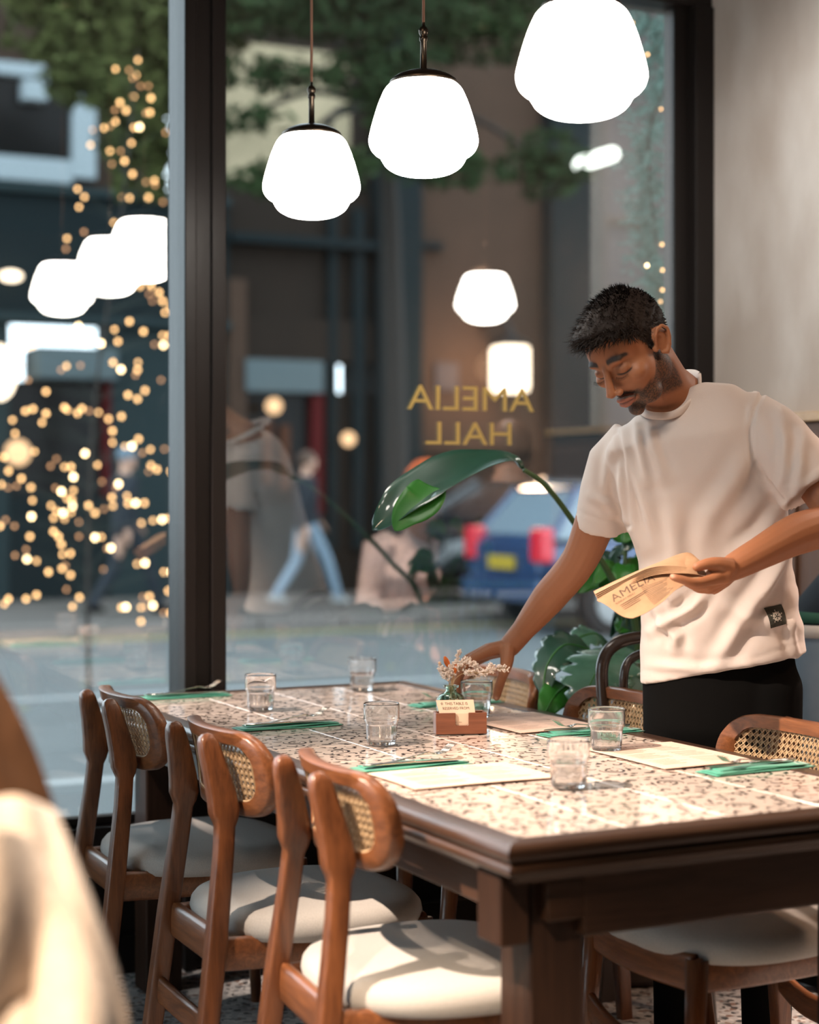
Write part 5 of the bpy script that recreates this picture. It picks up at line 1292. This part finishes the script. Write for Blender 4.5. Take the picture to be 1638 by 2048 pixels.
bA = building('A', 'teal shopfront with a pale fascia sign under a brick storey with a white sash window', [
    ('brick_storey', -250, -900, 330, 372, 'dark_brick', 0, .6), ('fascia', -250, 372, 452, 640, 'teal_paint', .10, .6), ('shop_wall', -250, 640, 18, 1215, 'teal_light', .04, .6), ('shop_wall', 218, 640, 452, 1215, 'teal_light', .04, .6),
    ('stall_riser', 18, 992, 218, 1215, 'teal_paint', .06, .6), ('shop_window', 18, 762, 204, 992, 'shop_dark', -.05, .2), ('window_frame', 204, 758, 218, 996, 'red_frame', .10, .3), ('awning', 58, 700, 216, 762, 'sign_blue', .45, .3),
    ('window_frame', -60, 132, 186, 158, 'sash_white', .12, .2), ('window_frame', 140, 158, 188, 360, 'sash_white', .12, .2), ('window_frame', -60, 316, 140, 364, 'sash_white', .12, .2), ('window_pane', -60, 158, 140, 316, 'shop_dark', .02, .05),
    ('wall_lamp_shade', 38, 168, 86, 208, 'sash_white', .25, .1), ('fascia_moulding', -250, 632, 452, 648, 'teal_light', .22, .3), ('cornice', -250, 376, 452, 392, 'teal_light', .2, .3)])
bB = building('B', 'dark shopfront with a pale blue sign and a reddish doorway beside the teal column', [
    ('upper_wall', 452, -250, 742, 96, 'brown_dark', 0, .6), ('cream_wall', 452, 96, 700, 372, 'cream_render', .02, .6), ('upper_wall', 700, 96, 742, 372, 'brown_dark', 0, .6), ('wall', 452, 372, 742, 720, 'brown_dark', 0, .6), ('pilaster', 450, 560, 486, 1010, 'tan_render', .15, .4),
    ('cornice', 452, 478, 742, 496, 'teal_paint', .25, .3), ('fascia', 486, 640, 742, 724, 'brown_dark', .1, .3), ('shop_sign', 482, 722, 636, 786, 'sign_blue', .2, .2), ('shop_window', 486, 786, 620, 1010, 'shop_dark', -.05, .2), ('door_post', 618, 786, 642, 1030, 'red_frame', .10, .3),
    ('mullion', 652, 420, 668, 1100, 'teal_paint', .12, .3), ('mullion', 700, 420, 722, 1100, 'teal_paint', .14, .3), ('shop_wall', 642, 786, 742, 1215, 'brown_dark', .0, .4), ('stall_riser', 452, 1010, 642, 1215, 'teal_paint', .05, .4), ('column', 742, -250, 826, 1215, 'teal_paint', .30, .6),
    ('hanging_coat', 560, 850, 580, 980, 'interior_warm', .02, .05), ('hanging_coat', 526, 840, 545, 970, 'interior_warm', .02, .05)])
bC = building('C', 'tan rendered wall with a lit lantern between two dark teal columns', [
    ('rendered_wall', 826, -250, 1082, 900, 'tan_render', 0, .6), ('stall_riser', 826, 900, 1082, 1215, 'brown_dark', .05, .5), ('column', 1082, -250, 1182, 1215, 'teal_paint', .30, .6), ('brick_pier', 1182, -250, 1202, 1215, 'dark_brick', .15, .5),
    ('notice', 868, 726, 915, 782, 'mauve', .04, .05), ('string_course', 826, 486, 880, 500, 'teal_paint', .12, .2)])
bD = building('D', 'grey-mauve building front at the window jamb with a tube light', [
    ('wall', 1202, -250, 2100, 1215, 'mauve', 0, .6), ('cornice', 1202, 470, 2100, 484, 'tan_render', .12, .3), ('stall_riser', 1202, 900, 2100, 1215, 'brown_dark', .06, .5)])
M['shop_glow'] = emis('lit_shop_lamp', (1, .62, .34), 2.2)
for x, y, r_, lab in ((36, 905, .15, 'warm globe lamp glowing in the dark shop window across the street'), (548, 812, .10, 'small orange lamp lit inside the shop below the pale blue sign'), (697, 878, .09, 'tiny orange lamp in the window beside the teal column')):
    q = EZ(x, y, OF - .30); mb = MB(); mb.ell((0, 0, 0), (r_,) * 3, 16, 10); o = mb.build('globe_lamp', M['shop_glow'], smooth=True); o.location = q; tag(o, lab, 'lamp')
# lantern on the tan wall, tube light, wall glow
M['lantern'] = emis('lantern_lit', (1, .80, .60), 5.5)
q = EZ(1020, 738, OF - .45); lo = thing('wall_lantern', 'square white lantern lit on the tan wall across the street', 'lantern', q, THW)
mb = MB(); mb.box((0, 0, 0), (.40, .40, .60)); mb.build('lantern_glass', M['lantern'], lo, bevel=.05, seg=3)
mb = MB(); mb.lathe([(.30, .30), (.24, .36), (.08, .44), (.05, .52), (.001, .54)], 20); mb.build('lantern_cap', M['black'], lo, smooth=True)
mb = MB(); mb.tube(bezier([(0, 0, .50), (-.05, .05, .62), (-.15, .25, .66), (-.2, .42, .60)], 6), .045, 10); mb.build('bracket', M['black'], lo, smooth=True)
l = bpy.data.lights.new('lantern_light', 'POINT'); l.energy = 110; l.color = (1, .62, .38); l.shadow_soft_size = .2; o = bpy.data.objects.new('lantern_light', l); COL.objects.link(o); o.location = EZ(985, 735, OF - .8)
M['tube'] = emis('tube_light_lit', (.95, 1, .92), 6)
a_, b_ = EZ(1160, 328, OF - .4), EZ(1225, 308, OF - .4); c_ = (a_ + b_) / 2; mb = MB(); mb.tube([a_ - c_, b_ - c_], .085, 12, dome=3); o = mb.build('tube_light', M['tube'], smooth=True); o.location = c_; tag(o, 'slanting white tube light on the grey front across the street', 'lamp')
q = EZ(22, 552, OF - .3); mb = MB(); mb.ell((0, 0, 0), (.13, .13, .06), 14, 8); o = mb.build('downlight', M['lantern'], smooth=True); o.location = q; tag(o, 'small oval light on the teal fascia across the street', 'lamp')
q = EZ(-2, 745, OF - .5); mb = MB(); mb.ell((0, 0, 0), (.20, .20, .32), 14, 8); o = mb.build('wall_lantern', M['lantern'], smooth=True); o.location = q; tag(o, 'glowing wall lantern beside the awning, cut by the picture edge', 'lantern')

# parked cars
M['carblue'] = mat('blue_car_paint', (.020, .050, .125), .25, coat=1, metal=.2); M['carblack'] = mat('black_car_paint', (.012, .014, .017), .22, coat=1); M['carglass'] = mat('car_window', (.17, .22, .26), .08, coat=.5); M['tyre'] = mat('tyre', (.012, .012, .012), .8)
M['taill'] = mat('red_tail_lamp', (.55, .015, .03), .25, coat=.5, emit=((1, .03, .06), .08)); M['plate'] = mat('yellow_number_plate', (.40, .28, .02), .5); M['hub'] = mat('wheel_hub', (.4, .4, .4), .3, 1)
def car(label, loc, yaw, paint, glass='carglass'):
    """local +x forward, y to the left, rear at x = -2"""
    t = thing('car', label, 'car', loc, yaw)
    mb = MB(); sec = []
    prof = [(-2.02, .42, .52), (-2.05, .50, .86), (-1.98, .52, .98), (-1.2, .30, 1.02), (0, .28, 1.0), (.75, .28, .98), (1.2, .28, .88), (1.85, .30, .76), (2.02, .36, .55)]
    n = 20; vs = []
    for x, zb, zt in prof:
        hw_ = .86 - .10 * max(0, abs(x) - 1.4) / .6
        for j in range(n):
            a_ = 2 * PI * j / n; c_, s_ = math.cos(a_), math.sin(a_); e = .5
            vs.append((x, math.copysign(abs(c_) ** e, c_) * hw_, (zb + zt) / 2 + math.copysign(abs(s_) ** e, s_) * (zt - zb) / 2))
    k = len(prof); mb.add(vs, [(i * n + j, i * n + (j + 1) % n, (i + 1) * n + (j + 1) % n, (i + 1) * n + j) for i in range(k - 1) for j in range(n)] + [tuple(range(n))[::-1], tuple((k - 1) * n + j for j in range(n))])
    body = mb.build('car_body', M[paint], t, smooth=True, angle=50)
    mb = MB(); vs = []
    pr = [(-1.93, .96, .82), (-1.62, 1.40, .64), (-1.2, 1.47, .62), (-.2, 1.48, .62), (.35, 1.40, .63), (1.05, .95, .78)]
    def ring(x, z, hw_): return [(x, -hw_, z), (x, hw_, z)]
    mb.add([(-1.93, -.80, .94), (-1.93, .80, .94), (1.05, .78, .94), (1.05, -.78, .94), (-1.55, -.62, 1.42), (-1.55, .62, 1.42), (.25, .60, 1.42), (.25, -.60, 1.42)], [(0, 1, 5, 4), (1, 2, 6, 5), (2, 3, 7, 6), (3, 0, 4, 7), (4, 5, 6, 7)]); mb.build('car_windows', M[glass], t, bevel=.03)
    mb = MB(); mb.add([(-1.58, -.64, 1.41), (-1.58, .64, 1.41), (.28, .62, 1.41), (.28, -.62, 1.41), (-1.45, -.55, 1.475), (-1.45, .55, 1.475), (.12, .52, 1.475), (.12, -.52, 1.475)], [(0, 1, 5, 4), (1, 2, 6, 5), (2, 3, 7, 6), (3, 0, 4, 7), (4, 5, 6, 7), (3, 2, 1, 0)]); mb.build('roof', M[paint], t, bevel=.02)
    for s in (-1, 1):
        for a_, b_ in (((-1.93, .80, .94), (-1.55, .62, 1.43)), ((-.75, .80, .95), (-.72, .62, 1.43)), ((1.05, .78, .94), (.25, .60, 1.43))):
            mb = MB(); mb.tube([(a_[0], a_[1] * s, a_[2]), (b_[0], b_[1] * s, b_[2])], .035, 6); mb.build('pillar', M[paint], t)
        mb = MB(); mb.box((-1.99, s * .70, .88), (.16, .24, .34)); mb.build('tail_lamp', M['taill'], t, bevel=.04, seg=3)
        for x in (-1.30, 1.28):
            mb = MB(); mb.tube([(x, s * .70, .31), (x, s * .88, .31)], .31, 24); w_ = mb.build('wheel', M['tyre'], t, smooth=True, angle=40); mb = MB(); mb.tube([(x, s * .87, .31), (x, s * .90, .31)], .19, 20); mb.build('hub_cap', M['hub'], w_, smooth=True, angle=40)
    mb = MB(); mb.box((-2.06, 0, .70), (.03, .52, .13)); mb.build('number_plate', M['plate'], t)
    mb = MB(); mb.box((-2.03, 0, .42), (.16, 1.62, .22)); mb.build('bumper', M[paint], t, bevel=.04)
    return t
# near rear corner of the blue car is seen at x = 1090, just short of the far kerb
q = WP(ray_u(1090, 9.9), 9.9, GZ); d = V3(cw, sw, 0); nn = V3(-sw, cw, 0)
car('blue parked hatchback with a red tail lamp and yellow plate across the street', q + d * 2.05 + nn * .86, THW, 'carblue')
q = WP(ray_u(960, 13.4), 13.4, GZ + .12); car('black parked car half hidden behind the blue hatchback', q + d * 1.1 + nn * .9, THW + PI + .25, 'carblack', 'carblack')

# pedestrians on the far pavement
p = WP(ray_u(612, 13.6), 13.6, GZ + .12); figure('pedestrian in dark jacket and pale jeans striding past the reddish doorway', p, THW - PI / 2, WALK, dict(top='navy', legs='denim', shoe='trainer'), vox=.02)
fm('capblue', (.15, .20, .25))
p = WP(ray_u(250, 12.9), 12.9, GZ + .12); figure('pedestrian in a blue cap and navy coat seen through the window left of the post', p, THW - PI / 2 + .2, WALK, dict(top='navy', legs='navy', shoe='trouser', hat='capblue'), vox=.02)

# ------------------------------------------------------------------ street trees and fairy lights
M['bark'] = mat('bark', (.020, .016, .013), .9, bump=.6, bscale=20); M['tleaf'] = mat('tree_leaf', (.045, .062, .020), .8, spec=.15, noise=((.085, .092, .028), .9, 3, .3)); M['tleaf2'] = mat('tree_leaf_dark', (.014, .034, .014), .8, spec=.15, noise=((.03, .048, .015), .9, 3, .3))
def street_tree(label, base, trunk, blobs, m_, nleaf, seed, ls=.07):
    t = thing('tree', label, 'tree', base); B = Vector(base); r = random.Random(seed)
    mb = MB(); q = bezier([Vector(v) - B for v in trunk], 6); mb.tube(q, [lerp(.15, .06, i / (len(q) - 1)) for i in range(len(q))], 12)
    for c, rad in blobs:
        c = Vector(c) - B; a_ = q[int(len(q) * .8)]; mb.tube(bezier([a_, a_.lerp(c, .5) + V3(r.uniform(-.2, .2), 0, .2), c], 4), [.05, .045, .04, .035, .03, .03, .025, .02, .015], 7)
    mb.build('trunk', M['bark'], t, smooth=True)
    mb = MB()
    tot = sum(b[1][0] * b[1][2] for b in blobs)
    for c, rad in blobs:
        c = Vector(c) - B
        for _ in range(int(nleaf * rad[0] * rad[2] / tot)):
            d = Vector((r.gauss(0, 1), r.gauss(0, 1), r.gauss(0, 1))).normalized() * (r.random() ** .5); cl = Vector((math.sin(d.x * 9 + seed), math.sin(d.y * 8), math.sin(d.z * 11))) * .05
            p_ = c + Vector((d.x * rad[0], d.y * rad[1], d.z * rad[2])) + cl; a_ = Vector((r.gauss(0, 1), r.gauss(0, 1), r.gauss(0, .5))).normalized() * ls * r.uniform(.6, 1.3); b_ = a_.cross(Vector((r.gauss(0, 1), r.gauss(0, 1), r.gauss(0, 1)))).normalized() * ls * .35
            mb.add([p_ - a_, p_ + b_, p_ + a_, p_ - b_], [(0, 1, 2, 3)])
    o = mb.build('foliage', M[m_], t); o['kind'] = 'stuff'; return t
def TE(x, y, o): return tuple(EZ(x, y, o))
b0 = WP(ray_u(40, 9.0), 12.6, GZ + .1)
street_tree('green leafy tree over the sash window, beyond the string of lights', tuple(WP(ray_u(420, 12.6), 12.6, GZ + .1)), [WP(ray_u(420, 12.6), 12.6, GZ + .1), EZ(425, 900, 12.6), EZ(400, 400, 12.6), EZ(330, 100, 12.4)],
    [(TE(230, 60, 11.5), (1.0, .7, .75)), (TE(300, 230, 11.5), (.55, .6, .9)), (TE(330, 40, 12), (.9, .8, .7)), (TE(180, 150, 11.2), (.4, .4, .3)), (TE(120, -60, 11.5), (.8, .6, .5))], 'tleaf', 9000, 2, .10)
street_tree('dark tree whose branches spread in front of the pale building', tuple(WP(ray_u(790, 12.5), 12.5, GZ + .1)), [WP(ray_u(790, 12.5), 12.5, GZ + .1), EZ(792, 900, 12.5), EZ(785, 560, 12.5), EZ(770, 300, 12.3), EZ(700, 60, 12)],
    [(TE(520, 20, 10.8), (.9, .6, .25)), (TE(700, -20, 10.5), (1.1, .7, .5)), (TE(480, 240, 10.6), (.5, .4, .10)), (TE(600, 150, 10.8), (.9, .5, .12)), (TE(660, 330, 10.6), (.55, .5, .14)), (TE(780, 150, 10.6), (.5, .5, .6)), (TE(950, 30, 10.8), (.9, .6, .5)), (TE(1090, 330, 11), (.5, .5, .35)), (TE(560, 360, 10.6), (.7, .5, .12)), (TE(900, 340, 10.8), (.6, .5, .16))], 'tleaf2', 8000, 6, .085)
M['bulb'] = emis('fairy_light_bulb', (1.0, .56, .24), 7.5); M['bulb_hi'] = emis('fairy_light_bulb_bright', (1.0, .70, .38), 16); M['bulb_lo'] = emis('fairy_light_bulb_dim', (1.0, .50, .24), 3.2); M['wire'] = mat('thin_wire', (.02, .03, .02), .7)
# sapling wound with fairy lights just outside
OS = 6.0
LIGHTS = """276 120,1 231 138,1 258 140,0 272 150,1 265 156,0 297 172,0 267 193,2 302 196,2 281 172,0 240 205,2 230 220,0 252 221,2 300 225,2 292 226,0 185 260,0 208 256,1 221 252,0 231 243,1 268 255,1 279 254,3 331 265,0 181 290,1 263 286,1 220 302,1 241 302,0 249 322,2
265 348,2 224 328,0 292 364,0 309 361,1 155 378,1 169 394,1 158 414,1 244 394,0 259 396,1 297 395,2 228 445,1 168 464,0 134 477,1 132 498,0 310 370,0 326 404,0 280 572,2 302 571,2 298 588,0 318 585,2 325 602,2 305 602,0 340 614,1 330 625,1 259 643,2 157 653,3 229 659,1 287 663,2
95 684,1 165 685,0 202 687,3 236 683,2 56 694,2 66 692,1 325 671,1 338 671,1 309 689,0 327 690,3 133 732,1 122 740,0 161 731,0 226 725,2 242 739,3 276 725,1 275 740,2 271 750,0 322 760,0 43 731,0 56 760,0 290 781,2 256 790,2 275 798,2 92 783,2 51 822,2 66 818,2 92 827,2 129 815,2 135 820,1 164 817,2 155 826,2
178 822,0 197 825,1 25 840,1 84 845,1 217 838,2 243 833,2 30 867,1 225 862,2 225 885,1 277 878,2 264 892,3 250 893,1 301 899,1 329 898,0 285 906,0 8 914,2 69 903,1 170 907,3 113 918,0 101 932,0 129 934,1 142 934,2 195 930,1 302 931,2 314 939,2 342 943,2 297 943,0 17 942,2 43 957,2 3 969,1 16 975,0 33 972,0
147 954,3 204 963,0 237 968,3 232 975,0 62 975,2 111 976,0 123 983,3 147 981,1 65 1001,1 134 997,1 144 1000,2 145 1012,3 224 995,2 254 992,1 102 1011,1 113 1022,1 177 1011,2 190 1026,2 208 1018,0 226 1012,1 256 1007,2 271 1006,3 289 1006,2 126 1026,3 142 1025,1 107 1036,1 129 1038,1 63 1033,3 158 1044,0 11 1040,0
0 1052,2 29 1052,0 283 1046,1 306 1041,1 324 1039,3 335 1037,1 60 1073,2 107 1063,2 117 1073,2 158 1073,0 190 1075,3 203 1074,1 123 1089,2 52 1099,0 222 1096,3 214 1097,0 125 1109,1 141 1107,2 30 1111,0 54 1118,3 73 1122,1 274 1128,1 290 1126,3 131 1131,0 124 1137,2 97 1144,2 141 1150,2 207 1139,0 328 1144,1 343 1144,3
133 1179,0 17 1198,2 9 1208,1 52 1198,2 73 1190,2 159 1195,2 145 1213,1 285 1194,0 299 1193,2 337 1182,2 243 1215,2 252 1214,3 282 1215,1 306 1211,3 291 1213,0 341 1226,2 327 1226,0 282 1243,2"""
LL = [tuple(map(float, s.replace(',', ' ').split())) for s in LIGHTS.split() if False] or []
tok = LIGHTS.split(); LL = []
for i in range(0, len(tok), 2): y_, k_ = tok[i + 1].split(','); LL.append((float(tok[i]), float(y_), int(k_)))
sb_ = WP(ray_u(180, OS), OS, GZ)
tl = thing('fairy_light_tree', 'bare sapling wound with warm fairy lights outside the window', 'lights', sb_); mb = MB(); rl = random.Random(9)
ts = bezier([V3(0, 0, 0), EZ(175, 1150, OS) - sb_, EZ(190, 800, OS) - sb_, EZ(240, 450, OS) - sb_, EZ(275, 100, OS) - sb_], 8)
mb.tube(ts, [lerp(.016, .004, i / (len(ts) - 1)) for i in range(len(ts))], 8); mb.build('stem', M['bark'], tl, smooth=True)
mb = MB(); prev = None; pos = []
for x, y, k_ in LL:
    q = EZ(x, y, OS + rl.uniform(-.35, .35)) - sb_; pos.append((q, k_))
sm = {}
for k_, (m_, r_) in enumerate((('bulb_lo', .0095), ('bulb', .0105), ('bulb', .0125), ('bulb_hi', .0135))):
    b = MB(); b.ell((0, 0, 0), (r_, r_, r_ * 1.15), 8, 6); sm[k_] = b.mesh('bulb', [M[m_]], True)
for q, k_ in pos:
    o = bpy.data.objects.new('bulb', sm[k_]); COL.objects.link(o); o.parent = tl; o.location = q
    a_ = min(ts, key=lambda v: abs(v.z - (q.z - .12))); mb.tube([a_, a_.lerp(q, .6) + V3(0, 0, .02), q], .0011, 3, cap=False)
o = mb.build('wire', M['wire'], tl); o['kind'] = 'stuff'
# conifer garland with lights by the jamb
M['fir'] = mat('blue_green_fir_needles', (.07, .16, .14), .7, noise=((.12, .23, .20), 3, 4, .3)); OG = .75
gp = [EZ(1265, -40, OG), EZ(1310, 60, OG), EZ(1330, 160, OG), EZ(1300, 260, OG), EZ(1300, 360, OG), EZ(1310, 460, OG), EZ(1315, 560, OG), EZ(1345, 680, OG), EZ(1365, 820, OG), EZ(1375, 1000, OG)]
g0_ = gp[0]; gt = thing('fir_garland', 'blue-green fir garland with small lights hanging outside by the window jamb', 'garland', g0_); cv = bezier([q - g0_ for q in gp], 8); mb = MB(); mb.tube(cv, .006, 6); mb.build('garland_wire', M['bark'], gt, smooth=True)
mb = MB(); rg = random.Random(12)
for i in range(430):
    a_ = rg.choice(cv); d = Vector((rg.gauss(-.15, .8), rg.gauss(0, .4), rg.gauss(-.25, .55))).normalized() * rg.uniform(.04, .15); e = a_ + d
    for j in range(26):
        t_ = rg.random(); b_ = a_.lerp(e, t_); nd = (d.normalized() * .6 + Vector((rg.gauss(0, .6), rg.gauss(0, .6), rg.gauss(0, .6)))).normalized() * rg.uniform(.012, .026); sd = nd.cross(Vector((0, 1, .3))).normalized() * .0034
        mb.add([b_ - sd, b_ + sd, b_ + nd], [(0, 1, 2)])
o = mb.build('needles', M['fir'], gt); o['kind'] = 'stuff'
for x, y, k_ in ((1265, 46, 2), (1295, 109, 2), (1322, 218, 1), (1354, 312, 2), (1367, 328, 3), (1356, 332, 0), (1324, 489, 2), (1360, 494, 2), (1294, 531, 3), (1325, 540, 2), (1325, 580, 2), (1321, 603, 1), (1360, 628, 2), (1328, 645, 3), (1345, 75, 0), (1380, 420, 0)):
    o = bpy.data.objects.new('bulb', sm[k_]); COL.objects.link(o); o.parent = gt; o.location = EZ(x, y, OG - .06) - g0_; o.scale = (.36,) * 3
